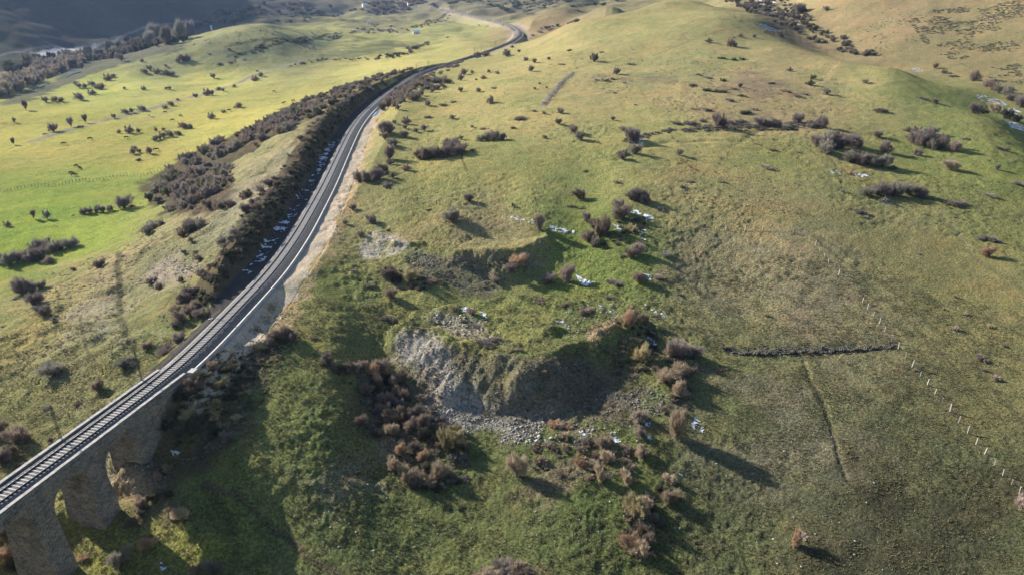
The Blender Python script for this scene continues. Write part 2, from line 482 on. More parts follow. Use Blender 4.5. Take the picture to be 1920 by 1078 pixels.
def tag(o, label=None, cat=None, group=None, kind=None):
    if label: o['label'] = label
    if cat: o['category'] = cat
    if group: o['group'] = group
    if kind: o['kind'] = kind
    return o

def empty(name, loc=(0, 0, 0), rz=0.0):
    o = bpy.data.objects.new(name, None); C.objects.link(o)
    o.empty_display_size = .5
    o.location = loc; o.rotation_euler = (0, 0, rz)
    return o

class MB:
    def __init__(s): s.v = []; s.f = []
    def add(s, V, Fs):
        k = len(s.v); s.v += [tuple(map(float, q)) for q in V]; s.f += [tuple(i + k for i in q) for q in Fs]
    def box(s, x0, x1, y0, y1, z0, z1, M=None):
        V = [(x, y, z) for z in (z0, z1) for y in (y0, y1) for x in (x0, x1)]
        if M is not None: V = [M @ Vector(q) for q in V]
        s.add(V, [(0, 2, 3, 1), (4, 5, 7, 6), (0, 1, 5, 4), (2, 6, 7, 3), (0, 4, 6, 2), (1, 3, 7, 5)])
    def tube(s, pts, rad, n=6, caps=True):
        pts = [Vector(q) for q in pts]
        rad = rad if hasattr(rad, '__len__') else [rad] * len(pts)
        k = len(s.v); V = []; Fs = []
        for i, p in enumerate(pts):
            d = (pts[min(i + 1, len(pts) - 1)] - pts[max(i - 1, 0)]).normalized()
            a = d.cross(Vector((0, 0, 1)) if abs(d.z) < .9 else Vector((1, 0, 0))).normalized(); b = d.cross(a)
            for j in range(n):
                an = 2 * math.pi * j / n
                V.append(p + (a * math.cos(an) + b * math.sin(an)) * rad[i])
        for i in range(len(pts) - 1):
            for j in range(n):
                Fs.append((i * n + j, i * n + (j + 1) % n, (i + 1) * n + (j + 1) % n, (i + 1) * n + j))
        if caps: Fs.append(tuple(range(n - 1, -1, -1))); Fs.append(tuple((len(pts) - 1) * n + j for j in range(n)))
        s.add(V, Fs)
    def build(s, name, mat, parent=None, smooth=False, loc=None):
        return mesh_obj(name, s.v, s.f, mat, parent, smooth, loc)

# ------------------------------------------------------------------ colours of the ground
K_SEEN = 1.12
def al(r, g, b):
    """albedo of ground that looks r, g, b in the sun; warm sun and green grass leave it greyer than it looks"""
    c = lin((r, g, b)) / K_SEEN
    c = c * .80 + c.mean() * .20
    w = min(1.0, max(0.0, (c[1] - c[2]) / c[1] * 1.6))
    return c * (np.array([1.0, 1.0, 1.02]) * (1 - w) + np.array([1.065, .98, 1.04]) * w)
COLPTS = [  # u, v, sRGB of sunlit ground; knoll's shaded side has shade in its colour
 (100,250,158,160,64),(400,230,164,163,68),(100,400,122,146,46),(250,350,132,148,56),(50,470,118,142,40),(400,150,168,170,76),(700,120,166,165,82),(600,190,165,163,70),
 (850,60,146,152,84),(200,165,160,168,76),(150,450,132,152,46),(300,290,150,152,62),(780,90,158,158,80),(650,60,148,152,82),(700,40,146,150,80),
 (430,90,118,124,84),(430,60,140,144,90),(300,110,134,140,90),(560,85,124,130,84),
 (100,540,130,130,76),(60,620,126,128,70),(200,560,132,128,86),(120,720,120,122,74),(250,620,118,124,70),(300,500,124,122,84),(60,780,110,114,64),(350,420,130,130,84),(450,320,140,138,92),(420,400,128,124,92),
 (520,360,138,134,96),(560,260,140,136,88),(480,540,112,112,76),(350,590,112,118,66),
 (850,300,138,140,72),(1000,220,148,146,80),(900,180,152,148,82),(1100,160,152,145,86),(1050,100,150,146,84),(1200,60,142,142,82),(1280,120,138,140,82),(1400,60,138,136,82),
 (1300,180,150,141,86),(1450,150,150,139,88),(1450,220,144,136,84),(1580,210,146,136,82),(1250,240,144,142,76),(1620,140,142,140,80),(1700,160,118,128,64),(1800,200,110,122,60),(1650,230,132,134,74),
 (1750,60,134,124,80),(1600,40,134,124,78),(1850,100,130,121,76),(1700,20,134,124,82),(1600,70,136,124,80),
 (1050,30,124,118,80),(1000,60,134,124,80),(1150,300,126,132,68),(1000,340,126,134,68),(800,420,120,124,66),(900,430,126,122,76),(650,380,122,122,72),
 (1450,290,122,128,66),(1700,280,114,124,58),(1880,300,112,124,56),(1600,350,116,120,66),(1300,350,126,126,72),(1420,400,128,121,74),(1850,420,112,118,60),
 (1350,520,118,114,76),(1550,560,116,112,76),(1550,420,118,116,72),(1700,470,110,110,64),(1800,560,108,108,60),(1850,750,102,104,58),(1600,620,112,110,74),
 (900,590,112,122,58),(620,560,112,120,60),(560,600,112,118,60),(1150,500,98,114,50),(1080,440,102,118,50),
 (600,800,104,114,58),(520,720,106,116,58),(650,950,94,104,56),(850,950,92,104,52),(1000,980,86,98,50),(1100,900,84,98,48),(250,1000,118,124,46),(400,950,100,112,48),
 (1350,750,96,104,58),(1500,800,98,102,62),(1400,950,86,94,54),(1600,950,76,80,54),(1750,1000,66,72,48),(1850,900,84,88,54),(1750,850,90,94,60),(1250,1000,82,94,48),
 (100,50,78,76,72),(300,20,74,72,70),(30,110,80,84,66),(300,80,80,84,70),(560,10,96,92,78),(760,10,118,112,86),(900,12,116,116,80),(980,20,118,112,82),(480,20,84,82,70),
 (240,880,132,122,92),
]
cpx = np.array([hit(c[0], c[1])[:2] for c in COLPTS])
cpc = np.array([al(*c[2:]) for c in COLPTS])
cU, cV = uv_of(cpx[:, 0], cpx[:, 1])
# colour table in the same (azimuth, log distance) frame as the land
sub = (slice(None, None, 3), slice(None, None, 3))
GU, GV = gu[sub], gv[sub]
cn = np.zeros(GU.shape + (3,)); cw = np.zeros(GU.shape)
for i in range(len(cU)):
    w = 1 / ((GU - cU[i]) ** 2 + (GV - cV[i]) ** 2 + .004) ** 1.8
    cn += w[..., None] * cpc[i]; cw += w
CT = cn / cw[..., None]
def base_colour(x, y):
    U, V = uv_of(x, y)
    fu = np.clip((U - TU[0]) / (TU[3] - TU[0]), 0, CT.shape[0] - 1.001); fv = np.clip((V - TV[0]) / (TV[3] - TV[0]), 0, CT.shape[1] - 1.001)
    i = fu.astype(int); j = fv.astype(int); a = (fu - i)[:, None]; b = (fv - j)[:, None]
    return (CT[i, j] * (1 - a) + CT[i + 1, j] * a) * (1 - b) + (CT[i, j + 1] * (1 - a) + CT[i + 1, j + 1] * a) * b

STRAW = al(168, 146, 100); RUST = al(150, 126, 80); HEATH = al(104, 92, 78); SCREE = al(158, 149, 136); EARTH = al(150, 122, 98); DARKPATCH = al(66, 66, 46); BRUSHF = al(84, 74, 60)
LUSH = al(106, 126, 52); GREY = al(124, 118, 106)
ZONES = [  # polygon px, colour, strength, ragged edge in metres, patchiness (share kept)
 # scree and bare ground
 ([(735,625),(860,650),(985,680),(1100,690),(1180,700),(1200,800),(1020,805),(900,800),(800,790),(775,740),(735,680)], al(106,100,78), .8, 2.5, .8),
 ([(742,618),(800,622),(850,655),(862,700),(900,750),(960,800),(860,800),(800,775),(775,735),(735,670)], SCREE, .85, 1.4, .75),
 ([(900,750),(1000,745),(1080,790),(980,808),(900,800)], al(140,130,118), .6, 2.0, .6),
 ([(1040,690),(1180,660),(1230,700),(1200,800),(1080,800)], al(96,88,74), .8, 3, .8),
 ([(672,460),(700,432),(740,440),(762,462),(735,480),(690,484)], al(168,160,148), .8, 1.0, .6),
 ([(760,470),(850,478),(930,482),(1010,465),(1000,500),(900,545),(800,530),(740,505)], al(110,104,84), .75, 2, .7),
 ([(780,590),(900,640),(960,650),(930,625),(880,590),(820,580)], al(150,138,116), .7, 1.6, .6),
 ([(640,830),(760,800),(800,880),(700,920),(600,960),(560,930)], al(134,124,98), .6, 3, .55),
 ([(1000,830),(1110,820),(1180,880),(1060,900),(960,880)], al(128,106,84), .7, 2.5, .6),
 ([(1100,620),(1160,590),(1180,600),(1120,640)], al(160,130,100), .8, 1.2, .8),
 ([(210,866),(250,845),(290,850),(330,900),(280,925),(235,920),(208,900)], al(140,128,98), .9, .8, .9),
 ([(265,500),(330,470),(370,500),(340,540),(290,545)], al(142,132,112), .85, 2, .8),
 ([(120,560),(220,540),(250,640),(180,660),(120,640)], al(148,138,112), .55, 4, .5),
 ([(170,500),(210,470),(240,500),(215,560),(175,560)], al(146,130,108), .6, 3, .6),
 ([(400,360),(470,330),(600,210),(650,200),(560,330),(480,400),(420,430)], al(146,136,104), .6, 4, .6),
 # straw and rust patches of the hill
 ([(1260,300),(1380,310),(1460,330),(1490,420),(1300,410),(1180,400),(1190,340)], RUST, .2, 8, .5),
 ([(1280,150),(1420,130),(1560,170),(1500,240),(1300,215)], al(158,142,88), .4, 10, .6),
 ([(1540,20),(1600,20),(1640,40),(1620,50),(1560,50)], al(148, 128, 88), .5, 6, .8),
 ([(1360,430),(1500,440),(1560,520),(1500,600),(1360,600),(1260,540),(1250,440)], al(122,114,88), .45, 8, .55),
 ([(980,40),(1080,30),(1100,45),(1060,60),(1000,75),(985,60)], al(150, 128, 82), .5, 14, .7),
 ([(700,430),(880,400),(1000,415),(980,460),(850,460),(760,455)], al(140,128,86), .55, 4, .6),
 ([(0,270),(180,262),(500,240),(420,270),(200,300),(0,320)], al(158,150,74), .5, 10, .7),
 ([(0,225),(150,215),(350,215),(180,255),(0,270)], al(152,150,70), .4, 10, .6),
 ([(20,520),(180,470),(260,450),(300,470),(200,540),(120,620),(40,600)], al(150,136,84), .45, 5, .5),
 # lush strips
 ([(0,480),(60,470),(90,520),(40,545),(0,560)], LUSH, .7, 3, .8),
 ([(150,975),(330,965),(420,1000),(430,1070),(150,1078)], al(132,140,48), .6, 2.5, .7),
 ([(1040,450),(1200,470),(1210,540),(1080,560),(1020,520)], LUSH, .45, 5, .6),
 ([(1240,700),(1270,700),(1270,800),(1230,800)], LUSH, .5, 2, .7),
 ([(960,840),(1000,820),(1250,830),(1240,900),(1180,930),(1100,900)], al(88,110,44), .5, 4, .55),
 # grey heathy ground and darker patches at the lower right
 ([(1240,780),(1400,700),(1560,700),(1620,800),(1560,900),(1400,900)], al(112,106,86), .5, 5, .5),
 ([(1620,930),(1720,900),(1880,905),(1900,960),(1890,1000),(1780,1020),(1640,1020),(1560,1078),(1500,1040),(1640,990)], DARKPATCH, .8, 3, .85),
 ([(1560,1010),(1700,1005),(1760,1030),(1740,1078),(1500,1078)], DARKPATCH, .8, 3, .85),
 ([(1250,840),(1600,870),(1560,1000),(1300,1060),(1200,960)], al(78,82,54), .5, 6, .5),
 # brush floors
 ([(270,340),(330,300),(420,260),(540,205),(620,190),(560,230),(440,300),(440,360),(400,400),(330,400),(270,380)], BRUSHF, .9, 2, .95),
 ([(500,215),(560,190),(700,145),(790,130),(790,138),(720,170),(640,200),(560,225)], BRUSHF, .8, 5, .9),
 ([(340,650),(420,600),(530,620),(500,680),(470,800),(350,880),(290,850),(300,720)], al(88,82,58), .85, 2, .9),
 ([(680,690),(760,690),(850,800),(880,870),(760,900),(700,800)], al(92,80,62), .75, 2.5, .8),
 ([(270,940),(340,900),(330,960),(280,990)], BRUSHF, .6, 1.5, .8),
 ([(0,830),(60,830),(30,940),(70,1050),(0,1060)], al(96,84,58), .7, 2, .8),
 ([(880,1078),(930,1040),(1000,1060),(1010,1078)], al(120,102,78), .8, 1.5, .8),
 # left: river bed, wood edge
 ([(58,100),(120,92),(188,80),(150,98),(75,106)], al(176,172,172), 1.0, 2, 1.2),
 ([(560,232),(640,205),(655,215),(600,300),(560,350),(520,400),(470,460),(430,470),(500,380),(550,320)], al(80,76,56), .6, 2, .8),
 ([(0,185),(60,165),(140,128),(160,120),(210,100),(345,85),(345,95),(250,115),(140,152),(60,190),(0,200)], al(96,98,80), .9, 4, .95),
 ([(1400,10),(1440,60),(1480,78),(1560,98),(1500,60),(1470,0),(1380,0)], al(96,88,70), .8, 6, .9),
 ([(1380,130),(1460,150),(1510,175),(1450,195),(1330,165)], al(118,104,82), .7, 6, .6),
 ([(1270,210),(1420,195),(1560,230),(1540,245),(1300,236)], al(122,112,84), .6, 5, .55),
 ([(1100,140),(1260,140),(1290,155),(1120,158)], al(112,104,82), .6, 4, .6),
 ([(600,100),(700,80),(790,80),(740,100),(620,112)], al(96,106,70), .8, 12, .7),
 ([(330,118),(500,80),(640,60),(650,75),(560,95),(450,118)], al(104,112,84), .8, 12, .8),  # knoll's side away from the sun, its shade put into the colour
 ([(640,45),(690,30),(780,40),(760,60),(660,60)], al(112,104,84), .6, 14, .7),
 ([(680,16),(720,5),(770,20),(740,28),(690,28)], al(96,86,78), .9, 14, .9),
 ([(960,0),(1140,0),(1060,20),(960,25)], al(96,98,70), .7, 25, .6),
]
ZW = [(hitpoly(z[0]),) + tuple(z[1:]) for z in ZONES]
LINES = [  # polyline px, colour, half width m, strength
 ([(222,470),(222,560),(226,600),(250,655)], al(74,78,50), .7, .8),
 ([(110,545),(108,580),(103,630)], al(84,78,56), .25, .7),
 ([(150,585),(152,615),(165,665),(190,690)], al(84,78,56), .3, .7),
 ([(445,1000),(380,905)], al(70,72,46), .7, .6),
 ([(380,905),(430,925),(480,960),(540,1010),(600,1060),(640,1078)], al(90,80,62), .5, .8),
 ([(1500,690),(1515,715),(1530,745)], al(60,62,42), .28, .8),
 ([(1530,745),(1545,770),(1562,800)], al(66,66,46), .22, .7),
 ([(1562,800),(1585,845),(1603,885)], al(66,70,46), .28, .8),
 ([(1460,570),(1480,630),(1492,680)], al(84,80,56), .2, .5),
 ([(865,275),(866,300),(876,322)], al(80,70,40), .35, .8),
 ([(1190,330),(1185,290)], al(96,104,54), .5, .5),
 ([(1180,255),(1160,240),(1175,200),(1195,160)], al(158,150,74), .7, .5),
 ([(1510,170),(1545,150),(1575,118)], al(170,150,100), 1.0, .7),
 ([(1545,185),(1547,160),(1575,118)], al(164,148,92), .8, .6),
 ([(1018,200),(1045,165),(1075,138)], al(150,138,112), 1.6, .85),
 ([(1225,105),(1290,78),(1380,52)], al(120,110,72), 1.2, .6),
 ([(1260,70),(1350,48),(1400,38)], al(118,122,66), 1.2, .5),
 ([(1225,405),(1330,425),(1500,437)], al(98,98,60), .3, .6),
 ([(1405,300),(1450,360),(1500,430)], al(104,96,58), .25, .4),
 ([(1760,395),(1800,440),(1830,480),(1850,500)], al(124,124,82), .8, .5),
 ([(1810,470),(1850,500),(1920,545)], al(90,90,56), .8, .4),
 ([(60,265),(200,225),(330,190),(480,140),(560,115),(620,108)], al(138,130,112), 3.2, .95),
 ([(0,232),(120,229),(260,222)], al(104,112,50), .8, .6),
 ([(330,140),(395,145),(520,135)], al(120,126,64), 1.0, .6),
 ([(480,145),(600,110),(700,100)], al(112,112,70), 1.4, .6),
 ([(100,410),(300,384)], al(110,120,50), .7, .6),
 ([(240,240),(330,205)], al(150,136,104), 2.0, .6),
 ([(0,350),(300,322)], al(118,124,56), .5, .5),
 ([(250,490),(280,460),(330,438)], al(84,78,60), .6, .8),
 ([(170,760),(210,700),(240,680)], al(90,84,60), .2, .7),
 ([(185,770),(225,715),(250,690)], al(90,84,60), .2, .7),
 ([(590,260),(520,300),(440,360)], al(140,132,102), 1, .4),
 ([(0,105),(60,92),(200,80),(270,52),(310,45),(360,42),(420,32)], al(128,126,128), 2.5, .8),
 ([(0,140),(40,128),(80,118)], al(150,146,140), 3.0, .9),
 ([(500,110),(440,118),(330,122)], al(90,92,66), 1.5, .6),
 ([(430,105),(520,84),(640,68)], al(60,66,48), 2.6, .95),
 ([(480,92),(560,74),(640,62)], al(62,68,50), 2.6, .95),
 ([(425,88),(500,74)], al(66,72,52), 2.4, .9),
 ([(780,50),(820,38),(840,24)], al(74,68,54), 4, .9),
 ([(650,55),(690,62),(760,62)], al(150,140,120), 4, .7),
 ([(840,72),(920,71)], al(128,136,66), 1.5, .6),
 ([(960,30),(1010,28),(1060,18)], al(90,92,64), 5, .6),
 # tracks worn by wheels in the right hand pasture
 ([(1515,437),(1560,470),(1640,540),(1720,615),(1800,700),(1870,775),(1920,820)], al(92,92,56), .22, .55),
 ([(1510,450),(1570,500),(1640,560),(1700,620),(1780,690),(1840,760),(1900,815)], al(84,84,52), .22, .5),
 ([(1530,440),(1620,500),(1720,590),(1800,660),(1880,740)], al(96,96,58), .2, .45),
 ([(1570,455),(1680,545),(1790,640),(1900,760)], al(94,92,58), .2, .45),
 ([(1640,540),(1700,640),(1790,720)], al(90,88,56), .15, .5),
 ([(600,560),(640,590),(640,620)], al(84,88,54), .4, .5),
 ([(1205,850),(1215,960),(1195,1078)], al(92,104,50), .7, .4),
 ([(460,800),(560,803)], al(80,84,52), .2, .7),
]
LINES += [([(1515,437),(1580,470),(1670,540),(1760,622),(1850,715),(1920,790)], al(84, 82, 52), .35, .6), ([(1522,445),(1600,505),(1690,590),(1780,680),(1880,790)], al(80, 80, 50), .35, .6), ([(1540,436),(1640,500),(1740,585),(1830,680),(1915,775)], al(90, 88, 54), .3, .5), ([(1600,545),(1700,650),(1790,735),(1900,850)], al(86, 84, 52), .25, .5), ([(1680,660),(1760,690),(1830,740)], al(84, 82, 52), .22, .5), ([(1010,100),(1100,110),(1200,104)], al(132, 124, 80), .8, .4), ([(1540,330),(1620,420),(1640,520)], al(96, 98, 58), .5, .35), ([(1100,330),(1240,310),(1380,300)], al(112, 112, 66), .5, .35)]
LW = [(hitpoly(l[0]),) + tuple(l[1:]) for l in LINES]

def paint(x, y, z):
    """own colour of the ground and how tufted it is, for every vertex"""
    col = base_colour(x, y)
    tuft = np.full(len(x), .75)
    r = np.hypot(x, y)
    e1 = fbm(x, y, 9, 4, 101); e2 = fbm(x, y, 9, 4, 113)
    g1 = fbm(x, y, 22, 4, 131); g2 = fbm(x, y, 5, 3, 137); g3 = fbm(x, y, 55, 3, 139)
    # drier and greener patches everywhere
    k = sstep(.05, .55, g1 + .25 * g2)[:, None] * .40
    col = col * (1 - k) + (col * np.array([1.18, 1.03, 1.1])) * k
    k = sstep(.05, .55, -g1 + .3 * g2)[:, None] * .40
    col = col * (1 - k) + (col * np.array([.86, .98, .90])) * k
    k = (sstep(.2, .6, g2) * .35)[:, None]
    col = col * (1 - k) + (col * np.array([1.1, .92, 1.0])) * k
    col *= (1 + .10 * g3)[:, None]
    # old grazing terraces and rows of tussocks on the slopes
    # zones
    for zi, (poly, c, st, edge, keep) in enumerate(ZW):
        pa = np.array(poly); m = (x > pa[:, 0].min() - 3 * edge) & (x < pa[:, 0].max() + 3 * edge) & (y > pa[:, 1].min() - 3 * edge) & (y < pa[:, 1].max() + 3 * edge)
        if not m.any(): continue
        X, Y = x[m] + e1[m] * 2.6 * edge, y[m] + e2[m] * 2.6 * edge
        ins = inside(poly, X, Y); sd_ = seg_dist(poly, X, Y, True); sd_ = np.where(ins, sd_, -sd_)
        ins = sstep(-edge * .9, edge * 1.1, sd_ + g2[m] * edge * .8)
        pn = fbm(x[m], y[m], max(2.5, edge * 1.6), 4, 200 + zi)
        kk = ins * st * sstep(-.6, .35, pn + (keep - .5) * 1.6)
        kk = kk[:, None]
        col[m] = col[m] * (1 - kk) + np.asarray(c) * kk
    for li, (pl, c, w, st) in enumerate(LW):
        pa = np.array(pl); q = w * 3 + 2; m = (x > pa[:, 0].min() - q) & (x < pa[:, 0].max() + q) & (y > pa[:, 1].min() - q) & (y < pa[:, 1].max() + q)
        if not m.any(): continue
        wj = min(w, 1.0) * 1.5
        d = seg_dist(pl, x[m] + e1[m] * wj, y[m] + e2[m] * wj)
        kk = (st * (1 - sstep(w * .6, w * 1.5, d)) * (0.65 + .35 * sstep(-.3, .1, fbm(x[m], y[m], 4 * w + 1, 3, 300 + li))))[:, None]
        col[m] = col[m] * (1 - kk) + np.asarray(c) * kk
    return col, tuft, g1, g2

GRID_AZ, GRID_R = .085, .0034                  # step in degrees, step in log distance
# ------------------------------------------------------------------ the ground: one sheet, finer where the land is near
az = [-180, -150, -125, -105, -90, -78, -68, -60, -54, -49, -46, -44]
AZ = np.radians(np.concatenate([az, np.arange(-42.5, 42.5001, GRID_AZ), [-a for a in az[::-1]]]))
RAD = np.concatenate([np.exp(np.linspace(math.log(10), math.log(60), 50, endpoint=False)),
                      np.exp(np.arange(math.log(60), math.log(480), GRID_R)), np.exp(np.arange(math.log(480), math.log(2600), GRID_R * 1.5)),
                      np.exp(np.arange(math.log(2600), math.log(9000), GRID_R * 5))])
ga, gr = np.meshgrid(AZ, RAD, indexing='ij')
gx = (gr * np.sin(ga)).ravel(); gy = (gr * np.cos(ga)).ravel()
RC = rail_coords(gx, gy)
gz = zfun(gx, gy, True, RC)
col, tuft, g1, g2 = paint(gx, gy, gz)
# the railway formation: shoulder, ditch, access track and the cut faces
s_, d_, _z = RC
onl = s_ > S_AB - 3
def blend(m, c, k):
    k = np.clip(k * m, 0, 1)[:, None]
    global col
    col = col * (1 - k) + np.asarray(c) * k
nn = fbm(gx, gy, 3, 3, 401)
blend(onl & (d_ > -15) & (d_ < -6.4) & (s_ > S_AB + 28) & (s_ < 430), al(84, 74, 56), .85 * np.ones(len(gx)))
blend(onl & (d_ > -6.8) & (d_ < 3.6), al(72, 69, 66), np.ones(len(gx)))
blend(onl & (d_ > 3.2) & (d_ < 8.2 + 1.8 * nn) & (s_ < 420), al(174, 160, 134), .92 * sstep(-.7, .2, nn + .5))
blend(onl & (d_ >= 8.0 + 1.8 * nn) & (d_ < 11.0 + 3 * nn) & (s_ < 330), al(160, 138, 98), .55 * np.ones(len(gx)))
blend((s_ > 640) & (d_ > -16) & (d_ < 14), al(150, 136, 122), .6 * sstep(-.4, .3, nn + .2))
tuft[(np.abs(d_) < 8) & onl] = .35
tuft += .35 * sstep(0, .5, -g1) - .15 * sstep(0, .5, g1)
me = bpy.data.meshes.new('ground')
NA, NR = ga.shape
me.vertices.add(NA * NR)
me.vertices.foreach_set('co', np.stack([gx, gy, gz], 1).astype(np.float32).ravel())
ii, jj = np.meshgrid(np.arange(NA - 1), np.arange(NR - 1), indexing='ij')
q = np.stack([ii * NR + jj, ii * NR + jj + 1, (ii + 1) * NR + jj + 1, (ii + 1) * NR + jj], -1).reshape(-1, 4)
me.loops.add(q.size); me.loops.foreach_set('vertex_index', q.astype(np.int32).ravel())
me.polygons.add(len(q)); me.polygons.foreach_set('loop_start', np.arange(0, q.size, 4, dtype=np.int32))
me.update(calc_edges=True)
me.polygons.foreach_set('use_smooth', np.ones(len(q), bool))
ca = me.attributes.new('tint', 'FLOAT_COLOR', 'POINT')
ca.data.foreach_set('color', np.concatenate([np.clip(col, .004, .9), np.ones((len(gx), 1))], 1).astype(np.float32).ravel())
ta = me.attributes.new('tuft', 'FLOAT', 'POINT'); ta.data.foreach_set('value', tuft.astype(np.float32))
me.materials.append(LAND)
ground = bpy.data.objects.new('ground', me); C.objects.link(ground)
tag(ground, kind='structure', label='rolling winter pasture with scree heaps and brown patches', cat=None)
ground['label'] = 'rolling winter pasture with scree heaps and brown patches'
del q, ii, jj

# ------------------------------------------------------------------ materials of the built things
M_STEEL = simple_mat('rusty_rail_steel', [(.018, .014, .012), (.035, .028, .022)], 3, rough=.6, metal=.3)
M_SLEEPER = simple_mat('weathered_concrete_sleeper', [(.33, .30, .27), (.46, .43, .39)], 1.5, bump=.01)
M_BALLAST = simple_mat('grey_ballast', [(.045, .042, .039), (.10, .094, .088), (.18, .17, .16)], 4.5, 4, bump=.09, bscale=6, contrast=(.32, .66))
M_CONC = simple_mat('pale_concrete', [(.28, .27, .25), (.44, .42, .39)], .8, 6, bump=.01, bscale=6)
M_COPING = simple_mat('limestone_coping', [(.24, .23, .22), (.42, .40, .37)], 1.3, 5, bump=.01, bscale=6)
M_GALV = simple_mat('dull_galvanised_steel', [(.05, .052, .05), (.10, .105, .10)], 4, rough=.7, metal=.2)
M_PALE = simple_mat('pale_painted_mast', [(.5, .5, .48), (.65, .65, .62)], 3, rough=.6)
M_POST = simple_mat('grey_weathered_wood', [(.24, .22, .18), (.40, .37, .31)], 6, rough=.9)
M_WIRE = simple_mat('fence_wire', [(.12, .11, .10), (.2, .19, .18)], 8, rough=.6, metal=.5)
M_ROCK = simple_mat('grey_stone', [(.13, .12, .11), (.26, .24, .22), (.36, .34, .31)], 1.7, 4, bump=.05, bscale=5)
M_WALLROCK = simple_mat('mossy_wall_stone', [(.03, .028, .022), (.07, .065, .05), (.15, .14, .12)], 3.0, 4, bump=.05, bscale=5)
M_DARKROCK = simple_mat('lichen_dark_stone', [(.06, .056, .048), (.12, .112, .10), (.21, .19, .175)], 2.0, 4, bump=.05, bscale=5)
M_SNOW = simple_mat('old_snow', [(.28, .30, .34), (.58, .61, .66)], 2.2, 5, bump=.05, bscale=4)

def masonry():
    m, t, b = new_mat('coursed_stone_masonry')
    p = objpos(t)
    sx = node(t, 'ShaderNodeSeparateXYZ'); t.links.new(p, sx.inputs[0])
    ad = node(t, 'ShaderNodeMath', operation='ADD'); t.links.new(sx.outputs['X'], ad.inputs[0]); t.links.new(sx.outputs['Y'], ad.inputs[1])
    cb = node(t, 'ShaderNodeCombineXYZ'); t.links.new(ad.outputs[0], cb.inputs['X']); t.links.new(sx.outputs['Z'], cb.inputs['Y'])
    nw = noise(t, 1.1, 3, .5, p)
    sc = node(t, 'ShaderNodeVectorMath', operation='SCALE'); sc.inputs['Scale'].default_value = .22; t.links.new(nw.outputs['Color'], sc.inputs[0])
    av = node(t, 'ShaderNodeVectorMath', operation='ADD'); t.links.new(cb.outputs[0], av.inputs[0]); t.links.new(sc.outputs[0], av.inputs[1])
    br = t.nodes.new('ShaderNodeTexBrick')
    br.inputs['Scale'].default_value = 1.0; br.inputs['Brick Width'].default_value = .75; br.inputs['Row Height'].default_value = .36
    br.inputs['Mortar Size'].default_value = .035; br.inputs['Mortar Smooth'].default_value = .4; br.inputs['Bias'].default_value = -.1
    br.inputs['Color1'].default_value = (.22, .195, .165, 1); br.inputs['Color2'].default_value = (.12, .112, .098, 1); br.inputs['Mortar'].default_value = (.27, .25, .22, 1)
    t.links.new(av.outputs[0], br.inputs['Vector'])
    n1 = noise(t, .55, 5, .65, p); n2 = noise(t, 3.2, 5, .65, p)
    r1 = ramp(t, n1.outputs['Fac'], [(.3, (.62, .58, .55)), (.5, (1, 1, 1)), (.68, (1.35, 1.2, .95))])
    r2 = ramp(t, n2.outputs['Fac'], [(.3, .65), (.7, 1.4)])
    c = mixc(t, br.outputs['Color'], r1.outputs['Color'], 1, 'MULTIPLY'); c = mixc(t, c, r2.outputs['Color'], 1, 'MULTIPLY')
    st = ramp(t, n1.outputs['Fac'], [(.63, 0.0), (.70, .5)])
    c = mixc(t, c, (.30, .16, .07), st.outputs['Color'])
    t.links.new(c, b.inputs['Base Color'])
    h = mixc(t, br.outputs['Fac'], n2.outputs['Fac'], .6)
    bp = node(t, 'ShaderNodeBump', Strength=.8, Distance=.09); bp.invert = True
    t.links.new(h, bp.inputs['Height']); t.links.new(bp.outputs['Normal'], b.inputs['Normal'])
    return m
M_MASON = masonry()

# ------------------------------------------------------------------ the viaduct (built in its own frame: x across, y along, z from the rails)
S_A = float(rail_coords([-60.6], [77.6])[0][0])     # middle of the first pier
BAY = 8.7; PIER_T = 2.7; HALF = 2.75
ax_, ay_, az_ = rail_at(S_A)
ia = int(S_A)
fwd = RT[ia]; ang = math.atan2(-fwd[0], fwd[1])
via = empty('stone_viaduct', (float(ax_), float(ay_), 0), ang)
tag(via, 'masonry railway viaduct with round arches crossing the bottom left corner', 'viaduct')
Y_END = S_AB - S_A - 1.0; Y0 = -5 * BAY - PIER_T / 2
SPR = -5.1; RAD = (BAY - PIER_T) / 2; TOP = -1.02
def gz_local(x, y):
    wx = float(ax_) + x * math.cos(ang) - y * math.sin(ang); wy = float(ay_) + x * math.sin(ang) + y * math.cos(ang)
    return float(zfun(np.array([wx]), np.array([wy]))[0])
